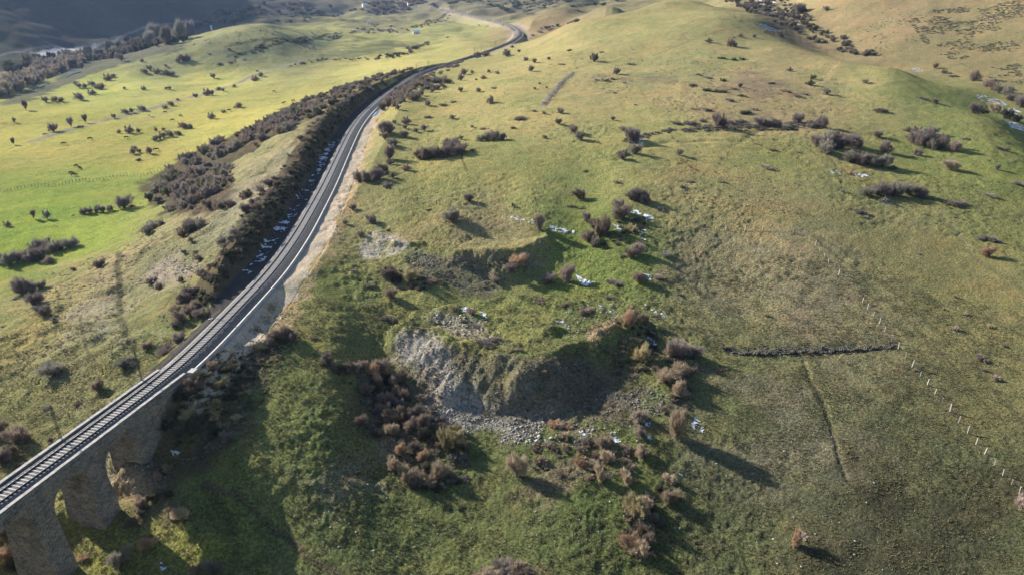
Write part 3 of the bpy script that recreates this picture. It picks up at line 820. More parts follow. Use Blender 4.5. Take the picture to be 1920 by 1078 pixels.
# arched barrel with its spandrel walls
mb = MB(); ys = []; 
for k in range(-5, 1):
    c0 = k * BAY + PIER_T / 2
    for j in range(17):
        an = math.pi * j / 16
        ys.append((c0 + RAD - RAD * math.cos(an), SPR + RAD * math.sin(an) * 1.0, k))
def barrel(k):
    b = MB(); pts = [(y, z) for (y, z, q) in ys if q == k]
    y0, y1 = pts[0][0], pts[-1][0]
    prof = [(y0 - PIER_T / 2, SPR)] + pts + [(y1 + PIER_T / 2, SPR)]
    for i in range(len(prof) - 1):
        (ya, za), (yb, zb) = prof[i], prof[i + 1]
        b.add([(HALF, ya, za), (HALF, yb, zb), (HALF, yb, TOP), (HALF, ya, TOP)], [(0, 1, 2, 3)])
        b.add([(-HALF, ya, za), (-HALF, yb, zb), (-HALF, yb, TOP), (-HALF, ya, TOP)], [(0, 3, 2, 1)])
        b.add([(-HALF, ya, za), (HALF, ya, za), (HALF, yb, zb), (-HALF, yb, zb)], [(0, 3, 2, 1)])
    o = b.build('arch', M_MASON, via)
    for sd in (-1, 1):
        ring = MB()
        for j in range(16):
            a0, a1 = math.pi * j / 16 + .012, math.pi * (j + 1) / 16 - .012
            c0 = (y0 + y1) / 2
            q = []
            for a, r_ in ((a0, RAD - .004), (a1, RAD - .004), (a1, RAD + .55), (a0, RAD + .55)):
                q.append((c0 - r_ * math.cos(a), SPR + r_ * math.sin(a)))
            x0, x1 = sd * (HALF - .1), sd * (HALF + .05)
            V = [(x0, *p) for p in q] + [(x1, *p) for p in q]
            ring.add(V, [(0, 1, 2, 3), (4, 7, 6, 5), (0, 4, 5, 1), (1, 5, 6, 2), (2, 6, 7, 3), (3, 7, 4, 0)])
        ring.build('voussoir_ring', M_MASON, o)
for k in range(-5, 1): barrel(k)
# piers with battered sides and a string course
for k in range(-5, 1):
    yc = k * BAY
    zb = min(gz_local(sx, yc + sy) for sx in (-3, 3) for sy in (-1.6, 1.6)) - 1.2
    b = MB(); t_, w_ = PIER_T / 2 - .03, HALF - .03; gb = (SPR - zb) * .045
    V = [(-w_ - gb, yc - t_ - gb, zb), (w_ + gb, yc - t_ - gb, zb), (w_ + gb, yc + t_ + gb, zb), (-w_ - gb, yc + t_ + gb, zb),
         (-w_, yc - t_, SPR - .3), (w_, yc - t_, SPR - .3), (w_, yc + t_, SPR - .3), (-w_, yc + t_, SPR - .3)]
    b.add(V, [(0, 1, 5, 4), (1, 2, 6, 5), (2, 3, 7, 6), (3, 0, 4, 7), (4, 5, 6, 7)])
    o = b.build('pier', M_MASON, via)
    c = MB(); c.box(-w_ - .10, w_ + .10, yc - t_ - .10, yc + t_ + .10, SPR - .3, SPR - .004)
    c.build('impost', M_MASON, o)
# abutment
b = MB(); ye0 = BAY - PIER_T / 2
zb = gz_local(0, ye0 + 1) - 6
b.box(-HALF + .01, HALF - .01, ye0 + .01, Y_END + 2, zb, SPR - .002)
b.box(-HALF, HALF, BAY + .001 + PIER_T / 2 - PIER_T / 2, Y_END + 2, SPR, TOP)
b.build('abutment', M_MASON, via)
# cornice, deck, parapets
b = MB(); b.box(-HALF - .12, HALF + .12, Y0, Y_END + 1.5, TOP + .002, TOP + .2); b.build('cornice', M_MASON, via)
b = MB(); b.box(-HALF + .55, HALF - .55, Y0, Y_END + 1.4, TOP + .202, TOP + .26); b.build('deck', M_BALLAST, via)
for sd in (-1, 1):
    b = MB(); x0, x1 = sorted((sd * (HALF - .50), sd * (HALF - .14)))
    b.box(x0, x1, Y0, Y_END + (1.5 if sd > 0 else 1.5), TOP + .202, -.12)
    o = b.build('parapet', M_MASON, via)
    c = MB(); y = Y0
    while y < Y_END + 1.2:
        c.box(x0 - .07, x1 + .07, y, y + 1.17, -.118, -.02 + .012 * math.sin(y * 7)); y += 1.2
    c.build('coping', M_COPING, o)
    for yy in np.arange(Y0 + 2, Y_END, 4.4):
        if sd < 0:
            c = MB(); c.box(x0 - .10, x0 - .072, yy, yy + .05, -.9, .65); c.build('handrail_post', M_GALV, via)

# ------------------------------------------------------------------ the track
trk = empty('railway_track', tuple(float(q) for q in rail_at(S_AB)))
tag(trk, 'single railway line with concrete sleepers curving away up the valley', 'railway line')
T0 = np.array(trk.location)
def sweep(prof, s0, s1, step, name, mat, parent=None, off=None, close=False, smooth=False):
    """cross-section [(d, z)] carried along the line; z from rail level"""
    S = [s0]
    while S[-1] < s1: S.append(S[-1] + step * (1 + S[-1] / 250))
    S = np.array(S); V = []; k = len(prof)
    for d, z in prof:
        x, y, zz = rail_at(S, d, z); V.append(np.stack([x, y, zz], 1))
    V = np.stack(V, 1).reshape(-1, 3)
    if off is not None: V = V - off
    m = len(S); f = []
    kk = k if close else k - 1
    i, j = np.meshgrid(np.arange(m - 1), np.arange(kk), indexing='ij'); j2 = (j + 1) % k
    f = np.stack([i * k + j, i * k + j2, (i + 1) * k + j2, (i + 1) * k + j], -1).reshape(-1, 4)
    return mesh_obj(name, V, f[:, ::-1].copy(), mat, parent, smooth)
S0 = 12.0; S1 = RS[-1] - 5
ab = S_AB
sweep([(-2.02, -.80), (-1.35, -.20), (1.32, -.20), (2.05, -.80)], S0, ab, 1.5, 'ballast', M_BALLAST, trk, T0)
sweep([(-3.6, -1.15), (-2.7, -.95), (-1.5, -.20), (1.42, -.20), (2.55, -.98), (2.75, -1.05)], ab, S1, 1.5, 'ballast', M_BALLAST, trk, T0)
M_OIL_SHADOW = simple_mat('oily_shadowed_ballast', [(.012, .011, .010), (.035, .032, .03), (.07, .065, .06)], 5, 4, bump=.06, bscale=6)  # oil stain and the rails' shadow painted together as one dark strip
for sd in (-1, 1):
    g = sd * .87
    sweep([(g - .24, -.191), (g + .24, -.191)], S0, S1, 1.5, 'ballast_stain_and_shadow', M_OIL_SHADOW, trk, T0)
    sweep([(g - .09, -.145), (g - .025, -.12), (g - .045, -.02), (g - .045, 0), (g + .045, 0), (g + .045, -.02), (g + .025, -.12), (g + .09, -.145)], S0, S1, 1.5, 'rail', M_STEEL, trk, T0)
def sleeper_box(s):
    i = min(int(s), len(RT) - 1); x, y, z = rail_at(s)
    t = Vector((*RT[i], 0)); n = Vector((*RN[i], 0)); c = Vector((x, y, z)) - Vector(T0)
    out = []
    for zz, hw in ((-.26, .14), (-.148, .10)):
        for dd in (-1.28, 1.28):
            for q in (-hw, hw): out.append(c + n * dd + t * q + Vector((0, 0, zz)))
    return out, [(0, 2, 3, 1), (4, 5, 7, 6), (0, 1, 5, 4), (2, 6, 7, 3), (0, 4, 6, 2), (1, 3, 7, 5)]
s = s_at_px(-12, 938, 0); n_sl = 0; rest = MB()
while s < 1250:
    V, Fs = sleeper_box(s)
    if n_sl < 100:
        mb = MB(); mb.add(V, Fs); mb.build('sleeper', M_SLEEPER, trk)
    else: rest.add(V, Fs)
    n_sl += 1; s += .60 if s < 420 else 1.2
s = s_at_px(-12, 938, 0) - .6
while s > S0: rest.add(*sleeper_box(s)); s -= .6
o = rest.build('sleeper', M_SLEEPER, trk); tag(o, kind='stuff')
# cable trough on the left shoulder
M_TROUGH = simple_mat('cable_trough_concrete', [(.16, .155, .15), (.26, .25, .24)], 1.2, 5)
sweep([(-1.72, -.42), (-1.72, -.26), (-1.46, -.26), (-1.46, -.42)], S0, ab + 2, 1.5, 'cable_trough', M_TROUGH, trk, T0)
sweep([(-2.25, -.85), (-2.25, -.52), (-1.9, -.52), (-1.9, -.85)], ab + 2, 330, 1.5, 'cable_trough', M_TROUGH, trk, T0)
# low concrete wall to the right, with a block at its end
sk = s_at_px(352, 690)
kerb = empty('concrete_wall', tuple(float(q) for q in rail_at(sk, 3.2, -1)))
tag(kerb, 'low pale concrete wall edging the right side of the railway cutting', 'wall')
K0 = np.array(kerb.location)
sweep([(3.05, -1.3), (3.05, -.42), (3.48, -.42), (3.48, -1.3)], sk, 395, 1.5, 'wall_run', M_CONC, kerb, K0)
b = MB(); i = int(sk); Mx = Matrix.Translation(Vector(rail_at(sk - .3, 3.3, -1.4)) - Vector(K0)) @ Matrix.Rotation(math.atan2(-RT[i][0], RT[i][1]), 4, 'Z')
b.box(-.55, .55, -.7, .7, 0, 1.15, Mx); b.build('end_block', M_CONC, kerb)

# ------------------------------------------------------------------ overhead line masts
ORD = ['', 'first', 'second', 'third', 'fourth', 'fifth', 'sixth', 'seventh', 'eighth', 'ninth', 'tenth', 'eleventh', 'twelfth', 'thirteenth', 'fourteenth', 'fifteenth', 'sixteenth', 'seventeenth', 'eighteenth', 'nineteenth', 'twentieth',
       'twenty-first', 'twenty-second', 'twenty-third', 'twenty-fourth', 'twenty-fifth', 'twenty-sixth', 'twenty-seventh', 'twenty-eighth', 'twenty-ninth', 'thirtieth']
def make_mast():
    r = empty('catenary_mast')
    H = 6.3; b = MB()
    for x in (-.13, .13):
        for y in (-.09, .09): b.tube([(x, y, 0), (x * .7, y * .8, H)], [.035, .028], 5)
    z = .2; k = 0
    while z < H - .3:
        w = .13 - .04 * z / H
        for y in (-.09, .09):
            a = (w if k % 2 else -w, y, z); c = (-w if k % 2 else w, y, z + .36); b.tube([a, c], .014, 4)
        z += .36; k += 1
    b.build('lattice_post', M_GALV, r)
    b = MB(); b.box(-.35, .35, -.35, .35, -.9, .12); b.build('foundation', M_CONC, r)
    b = MB(); b.tube([(.1, 0, 5.1), (.9, 0, 5.55), (1.9, 0, 5.62), (2.6, 0, 5.5)], .035, 6); b.tube([(.1, 0, 4.3), (1.9, 0, 5.55)], .03, 6); b.tube([(2.5, 0, 5.5), (2.9, 0, 4.9)], .025, 6)
    o = b.build('cantilever_arm', M_GALV, r)
    b = MB()
    for x in (.25, .31, .37, .43): b.tube([(x, 0, 5.13 + (x - .25) * .5), (x + .02, 0, 5.14 + (x - .25) * .5)], .07, 8)
    b.build('insulator', M_DARKROCK, o)
    return r
def copy_tree(o, parent=None):
    c = o.copy(); C.objects.link(c)
    if parent is not None: c.parent = parent
    for ch in list(o.children): copy_tree(ch, c)
    return c
mast0 = make_mast()
MASTS = [(122, 822, -2.62), (268, 711, -2.75), (405, 590, -3.6), (578, 368, -3.7), (637, 258, -3.7), (727, 177, -3.5), (777, 134, -3.4), (812, 126, -3.4), (893, 98, -3.4), (919, 94, -3.4), (939, 84, -3.4)]
names = ['beside the left parapet of the viaduct, nearest the camera', 'standing where the viaduct meets the bank', 'in the shade at the near end of the cutting', 'beside the ditch of speckled snow',
         'at the deepest part of the dark cutting', 'where the line bends away from the cutting', 'above the far end of the cutting', 'first after the cutting', 'by the low bank before the far bend', 'between two others just before the far bend', 'at the start of the far bend']
for i, (u, v, d) in enumerate(MASTS):
    m_ = mast0 if i == 0 else copy_tree(mast0)
    s = s_at_px(u, v, float(rail_at(s_at_px(u + 12, v, 0))[2])); x, y, z = rail_at(s, d, -.95)
    if i > 1: z = float(zfun(np.array([x]), np.array([y]))[0])
    else: z = z + .1
    m_.location = (float(x), float(y), float(z)); m_.rotation_euler = (0, 0, math.atan2(-RT[int(s)][0], RT[int(s)][1]))
    tag(m_, 'grey overhead line mast ' + names[i], 'mast', 'overhead line masts beside the railway')
# slender pale masts past the bend
b0 = None
for i, (u, v) in enumerate([(942, 45), (924, 46), (891, 39), (875, 33), (852, 25), (829, 20), (806, 19), (784, 20)]):
    x, y, z = hit(u, v)
    if b0 is None:
        b0 = empty('catenary_mast'); mb = MB(); mb.tube([(0, 0, 0), (0, 0, 11)], [.34, .22], 8); mb.build('pole', M_PALE, b0)
        mb = MB(); mb.tube([(0, 0, 9), (2.8, 0, 9.6)], .12, 6); mb.build('cantilever_arm', M_PALE, b0); p = b0
    else: p = copy_tree(b0)
    p.location = (x, y, z - .1)
    tag(p, 'tall pale mast beyond the far bend of the line, %s from the right' % ORD[i + 1], 'mast', 'pale masts beyond the far bend')

# ------------------------------------------------------------------ fences
def post_mesh(h=1.25, w=.075):
    b = MB(); b.box(-w, w, -w, w, -.3, h); b.add([(-w, -w, h), (w, -w, h), (w, w, h), (-w, w, h), (0, 0, h + .08)], [(0, 1, 4), (1, 2, 4), (2, 3, 4), (3, 0, 4)])
    me = bpy.data.meshes.new('post'); me.from_pydata(b.v, [], b.f); me.materials.append(M_POST); return me
PM = [post_mesh(1.2, .07), post_mesh(1.0, .06), post_mesh(1.35, .09)]
def fence(pts, label, thick=1.0, wires=(.35, .7, 1.0)):
    """pts are the feet of the posts"""
    W = [Vector(hit(u, v)) for u, v in pts]
    r = empty('wire_fence', W[0]); tag(r, label, 'fence')
    rs = random.Random(len(pts))
    for p in W:
        o = bpy.data.objects.new('post', rs.choice(PM)); C.objects.link(o); o.parent = r
        o.location = p - W[0]; o.rotation_euler = (rs.uniform(-.09, .09), rs.uniform(-.09, .09), rs.uniform(0, 3)); o.scale = (thick, thick, rs.uniform(.85, 1.1))
    b = MB()
    for hgt in wires:
        for a, c in zip(W[:-1], W[1:]):
            b.tube([a - W[0] + Vector((0, 0, hgt)), (a + c) / 2 - W[0] + Vector((0, 0, hgt - .03)), c - W[0] + Vector((0, 0, hgt))], .006, 3, False)
    b.build('wire', M_WIRE, r)
    return r
fence([(1488,437),(1507,439),(1520,450),(1529,459),(1537,470),(1546,482),(1554,492),(1564,504),(1573,516),(1584,527),(1595,541),(1606,554),(1617,568),(1627,580),(1638,593),(1649,607),(1659,621),(1671,640),(1684,655),(1697,672),(1710,688),(1726,705),(1739,722),(1753,738),(1767,756),(1781,772),(1797,791),(1815,811),(1831,831),(1846,852),(1863,873),(1880,892),(1896,908),(1912,925),(1930,945)],
      'long post and wire fence running down the right hand pasture', 1.1)
fence([(1212,421),(1243,427),(1274,426),(1290,427),(1307,428),(1325,429),(1342,430),(1361,431),(1382,432),(1397,432),(1415,433),(1430,433),(1450,435),(1468,436),(1487,438)], 'short wire fence crossing the slope above the square grey pasture', 1.1)
fence([(700,386),(716,385),(730,384),(743,384),(758,386),(772,388),(785,387),(797,385),(809,384),(819,384),(825,385),(845,387),(865,389),(882,390),(897,390),(911,391),(924,391),(941,392),(963,393)], 'wire fence behind the upper earth heap', 1.0)
fence([(2 + 6.4 * i, 359 - .115 * 6.4 * i + 2 * math.sin(i * .5)) for i in range(49)], 'line of close set stakes crossing the bright left meadow', 1.2, (.5, .9))

# ------------------------------------------------------------------ stones
def rock_shape(seed, n=14):
    """a faceted stone: hull of random points"""
    import bmesh
    rs = random.Random(seed); bm = bmesh.new()
    for _ in range(n):
        v = Vector((rs.gauss(0, 1), rs.gauss(0, 1), rs.gauss(0, .8))).normalized() * rs.uniform(.75, 1)
        bm.verts.new((v.x, v.y * .8, v.z * .6))
    bmesh.ops.convex_hull(bm, input=bm.verts)
    loose = [v for v in bm.verts if not v.link_faces]
    bmesh.ops.delete(bm, geom=loose, context='VERTS')
    bm.verts.index_update(); bm.faces.index_update()
    V = np.array([v.co[:] for v in bm.verts]); Fc = np.array([[v.index for v in f.verts] for f in bm.faces if len(f.verts) == 3]); bm.free()
    return V, Fc
ROCKS = [rock_shape(i, 12) for i in range(6)]
def scatter(protos, xs, ys, sizes, lift=0.0, rs=None, flat=1.0, align=None, zscale=None):
    rs = rs or np.random.RandomState(3)
    zs = zfun(xs, ys); V = []; Fc = []; o = 0
    which = rs.randint(0, len(protos), len(xs))
    for k, (pv, pf) in enumerate(protos):
        m = np.where(which == k)[0]
        if len(m) == 0: continue
        a = rs.rand(len(m)) * 6.283; c, s = np.cos(a), np.sin(a); sz = sizes[m]; szz = sz * (zscale[m] if zscale is not None else flat)
        X = (pv[None, :, 0] * c[:, None] - pv[None, :, 1] * s[:, None]) * sz[:, None] + xs[m][:, None]
        Y = (pv[None, :, 0] * s[:, None] + pv[None, :, 1] * c[:, None]) * sz[:, None] + ys[m][:, None]
        Z = pv[None, :, 2] * szz[:, None] + (zs[m] + lift * sz)[:, None]
        V.append(np.stack([X, Y, Z], -1).reshape(-1, 3)); n_ = len(pv)
        Fc.append((pf[None] + (np.arange(len(m)) * n_)[:, None, None]).reshape(-1, 3) + o); o += n_ * len(m)
    return np.concatenate(V), np.concatenate(Fc)
def sample_poly(poly, n_, rs, scale=None, thr=-9, seed=0):
    pa = np.array(poly); out = [[], []]; got = 0; tries = 0
    while got < n_ and tries < 40:
        x = rs.uniform(pa[:, 0].min(), pa[:, 0].max(), n_ * 2); y = rs.uniform(pa[:, 1].min(), pa[:, 1].max(), n_ * 2)
        m = inside(poly, x, y)
        if scale: m &= fbm(x, y, scale, 3, seed) > thr + rs.uniform(-.15, .15, len(x))
        out[0].append(x[m]); out[1].append(y[m]); got += m.sum(); tries += 1
    return np.concatenate(out[0])[:n_], np.concatenate(out[1])[:n_]
rs_ = np.random.RandomState(11)
def stones(px, n_, smin, smax, name, label, mat, **kw):
    poly = hitpoly(px); x, y = sample_poly(poly, n_, rs_, **kw)
    sz = smin + (smax - smin) * rs_.rand(len(x)) ** 7
    V, Fc = scatter(ROCKS, x, y, sz, .1, rs_)
    return tag(mesh_obj(name, V, Fc, mat), label, 'stones', kind='stuff')
stones([(850,655),(905,664),(985,684),(1060,700),(1100,770),(1020,800),(900,800),(860,760)], 2600, .05, .32, 'scree_stones', 'half buried stones on the middle of the big heap', M_DARKROCK, scale=4, thr=-.05, seed=511)
stones([(800,760),(870,770),(960,790),(1060,790),(1120,800),(1100,840),(980,835),(880,825),(800,800)], 1700, .04, .40, 'scree_stones', 'loose stones spread along the toe of the big heap', M_ROCK, scale=4, thr=0.0, seed=512)
stones([(745,618),(800,625),(850,655),(865,710),(905,755),(960,800),(860,800),(800,780),(770,730),(735,670)], 5200, .04, .26, 'scree_stones', 'loose pale stones covering the big scree face', M_ROCK, scale=6, thr=-.25, seed=501)
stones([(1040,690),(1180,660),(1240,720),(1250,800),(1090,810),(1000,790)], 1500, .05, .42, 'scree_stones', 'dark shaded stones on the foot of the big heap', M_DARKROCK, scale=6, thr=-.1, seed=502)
stones([(676,464),(700,434),(738,441),(760,462),(735,478),(692,482)], 500, .07, .25, 'gravel_spill', 'pale gravel spilling off the upper heap', M_ROCK)
stones([(770,472),(850,482),(930,486),(1000,474),(990,505),(900,545),(800,532),(745,508)], 2500, .05, .35, 'scree_stones', 'stones scattered down the bank of the upper heap', M_DARKROCK, scale=5, thr=-.1, seed=503)
stones([(800,600),(905,640),(975,655),(930,620),(880,592),(820,578)], 700, .10, .5, 'rubble_stones', 'rubble lying on the crest of the big heap', M_ROCK, scale=4, thr=-.05, seed=504)
stones([(960,770),(1100,775),(1250,760),(1260,830),(1120,835),(980,830)], 160, .1, .6, 'boulders', 'boulders strewn along the foot of the big heap', M_ROCK, scale=5, thr=0, seed=505)
stones([(232,872),(290,862),(320,895),(280,925),(235,915)], 500, .06, .3, 'rubble_stones', 'rubble on the bank beside the first pier', M_ROCK)
stones([(1040,570),(1190,560),(1255,600),(1150,620),(1110,635),(1020,625)], 300, .12, .45, 'rubble_stones', 'stones along the right hand rim of the big heap', M_ROCK, scale=4, thr=0, seed=506)
stones([(560,920),(760,830),(860,900),(900,1000),(640,1070),(540,1000)], 260, .08, .28, 'field_stones', 'small stones dotted over the bottom meadow', M_ROCK)
stones([(1000,900),(1250,850),(1600,800),(1700,1070),(960,1075)], 260, .08, .3, 'field_stones', 'small pale stones dotted over the lower pasture', M_ROCK)
def stone_wall(px, h, w, label, mat, dens=26, name='dry_stone_wall', rs=rs_):
    W = np.array([hit(u, v) for u, v in px]); sg = np.diff(W[:, :2], axis=0); L = np.hypot(sg[:, 0], sg[:, 1]); S = np.concatenate([[0], np.cumsum(L)])
    n_ = int(S[-1] * dens); t = rs.rand(n_) * S[-1]; lat = rs.uniform(-1, 1, n_) * w; hh = rs.rand(n_) * h * (1 - .6 * np.abs(lat / w))
    x = np.interp(t, S, W[:, 0]); y = np.interp(t, S, W[:, 1]); dx = np.interp(t, S[:-1], sg[:, 0] / L); dy = np.interp(t, S[:-1], sg[:, 1] / L)
    wob = fbm(t, t * 0, 4, 2, 9) * .3
    gap = fbm(t, t * 0 + 5, 3, 2, 19) > -.62
    x = x + dy * (lat + wob); y = y - dx * (lat + wob); x, y, hh, t = x[gap], y[gap], hh[gap], t[gap]
    hh = hh * (1 + .5 * fbm(t, t * 0 + 9, 5, 2, 23))
    V, Fc = scatter(ROCKS, x, y, rs.uniform(.12, .30, len(x)), 0, rs)
    # lift every stone to its course
    which_z = np.zeros(len(V))
    # scatter() groups by prototype: rebuild heights from nearest stone base
    zs0 = zfun(V[:, 0], V[:, 1])
    key = fbm(V[:, 0], V[:, 1], 1.0, 1, 33)
    V[:, 2] += np.clip(h * .45 + key * h * .5, 0, h)
    return tag(mesh_obj(name, V, Fc, mat), label, 'wall')
stone_wall([(1352,652),(1380,662),(1450,662),(1520,659),(1600,655),(1660,651),(1676,648)], .75, .85, 'long dark tumbled stone wall across the right hand pasture', M_WALLROCK, 46)
stone_wall([(1165,268),(1205,254),(1260,245),(1330,241),(1395,240),(1450,238),(1520,232)], .7, .5, 'thin curving stone wall high on the main hill', M_DARKROCK, 12)
stone_wall([(1019,198),(1032,181),(1047,163),(1062,148),(1075,138)], .9, 1.0, 'pale ruined wall slanting up the main hill', M_ROCK, 14)

# ------------------------------------------------------------------ leafless shrubs and small trees
def twig_mat(name, c0, c1, trans=.25):
    m, t, b = new_mat(name)
    oi = t.nodes.new('ShaderNodeObjectInfo')
    p = pos(t); nz = noise(t, .9, 3, .6, p)
    rp_ = ramp(t, nz.outputs['Fac'], [(.3, tuple(c0)), (.7, tuple(c1))])
    mr = node(t, 'ShaderNodeMapRange'); mr.inputs['To Min'].default_value = .78; mr.inputs['To Max'].default_value = 1.25
    t.links.new(oi.outputs['Random'], mr.inputs['Value'])
    cc = t.nodes.new('ShaderNodeCombineColor')
    for i in range(3): t.links.new(mr.outputs[0], cc.inputs[i])
    c = mixc(t, rp_.outputs['Color'], cc.outputs[0], 1, 'MULTIPLY')
    t.links.new(c, b.inputs['Base Color'])
    b.inputs['Specular IOR Level'].default_value = .05
    tr = t.nodes.new('ShaderNodeBsdfTranslucent'); t.links.new(c, tr.inputs['Color'])
    mx = t.nodes.new('ShaderNodeMixShader'); mx.inputs[0].default_value = trans
    out = t.nodes['Material Output']
    t.links.new(b.outputs[0], mx.inputs[1]); t.links.new(tr.outputs[0], mx.inputs[2]); t.links.new(mx.outputs[0], out.inputs['Surface'])
    return m
TW = {
 'brown': twig_mat('brown_twigs', (.20, .155, .12), (.32, .26, .205)),
 'purple': twig_mat('purplish_twigs', (.175, .145, .13), (.28, .235, .21)),
 'grey': twig_mat('grey_twigs', (.20, .185, .15), (.32, .295, .245)),
 'tan': twig_mat('tan_twigs', (.34, .265, .185), (.50, .41, .30)),
 'orange': twig_mat('rusty_twigs', (.33, .225, .145), (.48, .345, .235)),
 'gold': twig_mat('golden_twigs', (.30, .255, .14), (.42, .37, .22)),
 'pink': twig_mat('pinkish_twigs', (.33, .26, .215), (.48, .39, .335)),
 'green': twig_mat('dull_green_scrub', (.09, .10, .06), (.18, .185, .11)),
 'dark': twig_mat('dark_scrub', (.08, .078, .055), (.15, .14, .10)),
}
M_BARK = simple_mat('grey_brown_bark', [(.07, .055, .045), (.15, .12, .10)], 5)

def twig_cloud(n_, seed, kind='dome', w=.022, L=.34):
    """unit shrub: radius 1, height 1; every twig a slim blade"""
    rs = np.random.RandomState(seed)
    # a few uneven lobes
    k = rs.randint(5, 9); an = rs.rand(k) * 6.283; rr_ = rs.uniform(.15, .6, k)
    if kind == 'low': lobes = np.stack([np.cos(an) * rr_, np.sin(an) * rr_, rs.uniform(.0, .15, k)], 1); lr = rs.uniform(.35, .6, k)
    elif kind == 'tree': lobes = np.stack([np.cos(an) * rr_ * .75, np.sin(an) * rr_ * .75, rs.uniform(.45, .72, k)], 1); lr = rs.uniform(.26, .42, k)
    elif kind == 'tall': lobes = np.stack([np.cos(an) * rr_ * .8, np.sin(an) * rr_ * .8, rs.uniform(.2, .6, k)], 1); lr = rs.uniform(.36, .52, k)
    else: lobes = np.stack([np.cos(an) * rr_, np.sin(an) * rr_, rs.uniform(.2, .5, k)], 1); lr = rs.uniform(.38, .62, k)
    # sprays of twigs at the ends of branches, gaps between them
    ms = max(14, int(n_ / 42)); sl = rs.randint(0, k, ms)
    sd_ = rs.normal(size=(ms, 3)); sd_ /= np.linalg.norm(sd_, axis=1)[:, None]; sd_[:, 2] = np.where(rs.rand(ms) < .8, np.abs(sd_[:, 2]), sd_[:, 2])
    sp = lobes[sl] + sd_ * (lr[sl] * rs.uniform(.45, 1.08, ms))[:, None]
    li = rs.randint(0, ms, n_); dr = sd_[li] + rs.normal(size=(n_, 3)) * .35; dr /= np.linalg.norm(dr, axis=1)[:, None]
    Pt = sp[li] + rs.normal(size=(n_, 3)) * (.045 + .05 * rs.rand(ms))[li][:, None]
    fr_ = rs.rand(n_) < .22
    Pt = np.where(fr_[:, None], Pt * rs.uniform(.3, 1, n_)[:, None], Pt)
    Pt[:, 2] = np.maximum(Pt[:, 2], 0.0 if kind != 'tree' else .18)
    base = np.array([0, 0, .05 if kind != 'tree' else .3])
    D = Pt - base; D /= np.linalg.norm(D, axis=1)[:, None] + 1e-6
    D = D * .75 + dr * .5 + rs.normal(size=(n_, 3)) * .30 + np.array([0, 0, .35]); D /= np.linalg.norm(D, axis=1)[:, None]
    S_ = np.cross(D, rs.normal(size=(n_, 3))); S_ /= np.linalg.norm(S_, axis=1)[:, None] + 1e-6
    ln = L * rs.uniform(.5, 1.1, n_)[:, None]; ww = w * rs.uniform(.6, 1.3, n_)[:, None]
    A_ = Pt - D * ln * .55; B_ = Pt + D * ln * .45
    A_[:, 2] = np.maximum(A_[:, 2], -.05)
    V = np.stack([A_ - S_ * ww, A_ + S_ * ww, B_], 1).reshape(-1, 3)
    return V, np.arange(len(V)).reshape(-1, 3)
def limb_mesh(seed, kind):
    rs = random.Random(seed); b = MB()
    if kind == 'tree':
        b.tube([(0, 0, -.12), (.01, 0, .12), (.03, .02, .34)], [.055, .045, .035], 6)
        for i in range(6):
            a = i * 1.05 + rs.uniform(-.3, .3); r_ = rs.uniform(.35, .6)
            b.tube([(.03, .02, .30), (math.cos(a) * r_ * .4, math.sin(a) * r_ * .4, .5), (math.cos(a) * r_, math.sin(a) * r_, rs.uniform(.62, .85))], [.03, .02, .006], 5)
    else:
        for i in range(9):
            a = i * .7 + rs.uniform(-.3, .3); r_ = rs.uniform(.25, .65)
            b.tube([(math.cos(a) * .05, math.sin(a) * .05, -.1), (math.cos(a) * r_ * .45, math.sin(a) * r_ * .45, .3), (math.cos(a) * r_, math.sin(a) * r_, rs.uniform(.45, .75))], [.022, .015, .005], 4)
    me = bpy.data.meshes.new('stem'); me.from_pydata(b.v, [], b.f); me.materials.append(M_BARK); return me
def tri_mesh(name, V, Fc, mat):
    o = mesh_obj(name, V, Fc, mat); me = o.data; bpy.data.objects.remove(o); return me
CLOUD = {}
for kind in ('dome', 'low', 'tree', 'tall'):
    for sd in range(5):
        CLOUD[kind, sd, 'near'] = twig_cloud(4200, 50 + sd, kind, .012, .30)
        CLOUD[kind, sd, 'far'] = twig_cloud(1300, 80 + sd, kind, .026, .34)
        CLOUD[kind, sd, 'tiny'] = twig_cloud(130, 90 + sd, kind, .075, .5)
STEM = {(k, s): limb_mesh(s, k) for k in ('dome', 'tree') for s in range(2)}
_meshes = {}
def crown_mesh(kind, sd, lod, colour):
    key = (kind, sd, lod, colour)
    if key not in _meshes: _meshes[key] = tri_mesh('crown', *CLOUD[kind, sd, lod], TW[colour])
    return _meshes[key]
LOOK = {'brown': 'brown', 'purple': 'purplish brown', 'grey': 'grey', 'tan': 'tan', 'orange': 'rust orange', 'gold': 'golden', 'pink': 'pinkish', 'green': 'dull green', 'dark': 'dark'}
_br = random.Random(5)
SPECS = []
def shrub(u, v, w, kind='dome', colour='brown', hf=None, label='', group=None):
    x, y, z = hit(u, v)
    depth = y * CP - (z - CAM_H) * SP
    rad = max(.35, w * depth / F / 2) * (1.32 if v > 560 and u > 900 else 1.15)
    kind_ = kind
    hf = hf or {'dome': 1.3, 'low': .6, 'tree': 1.9, 'tall': 1.9}[kind]
    ht = rad * hf * _br.uniform(.8, 1.15)
    px = w
    SPECS.append((x, y, z, rad, ht, kind, colour, px, label, group))
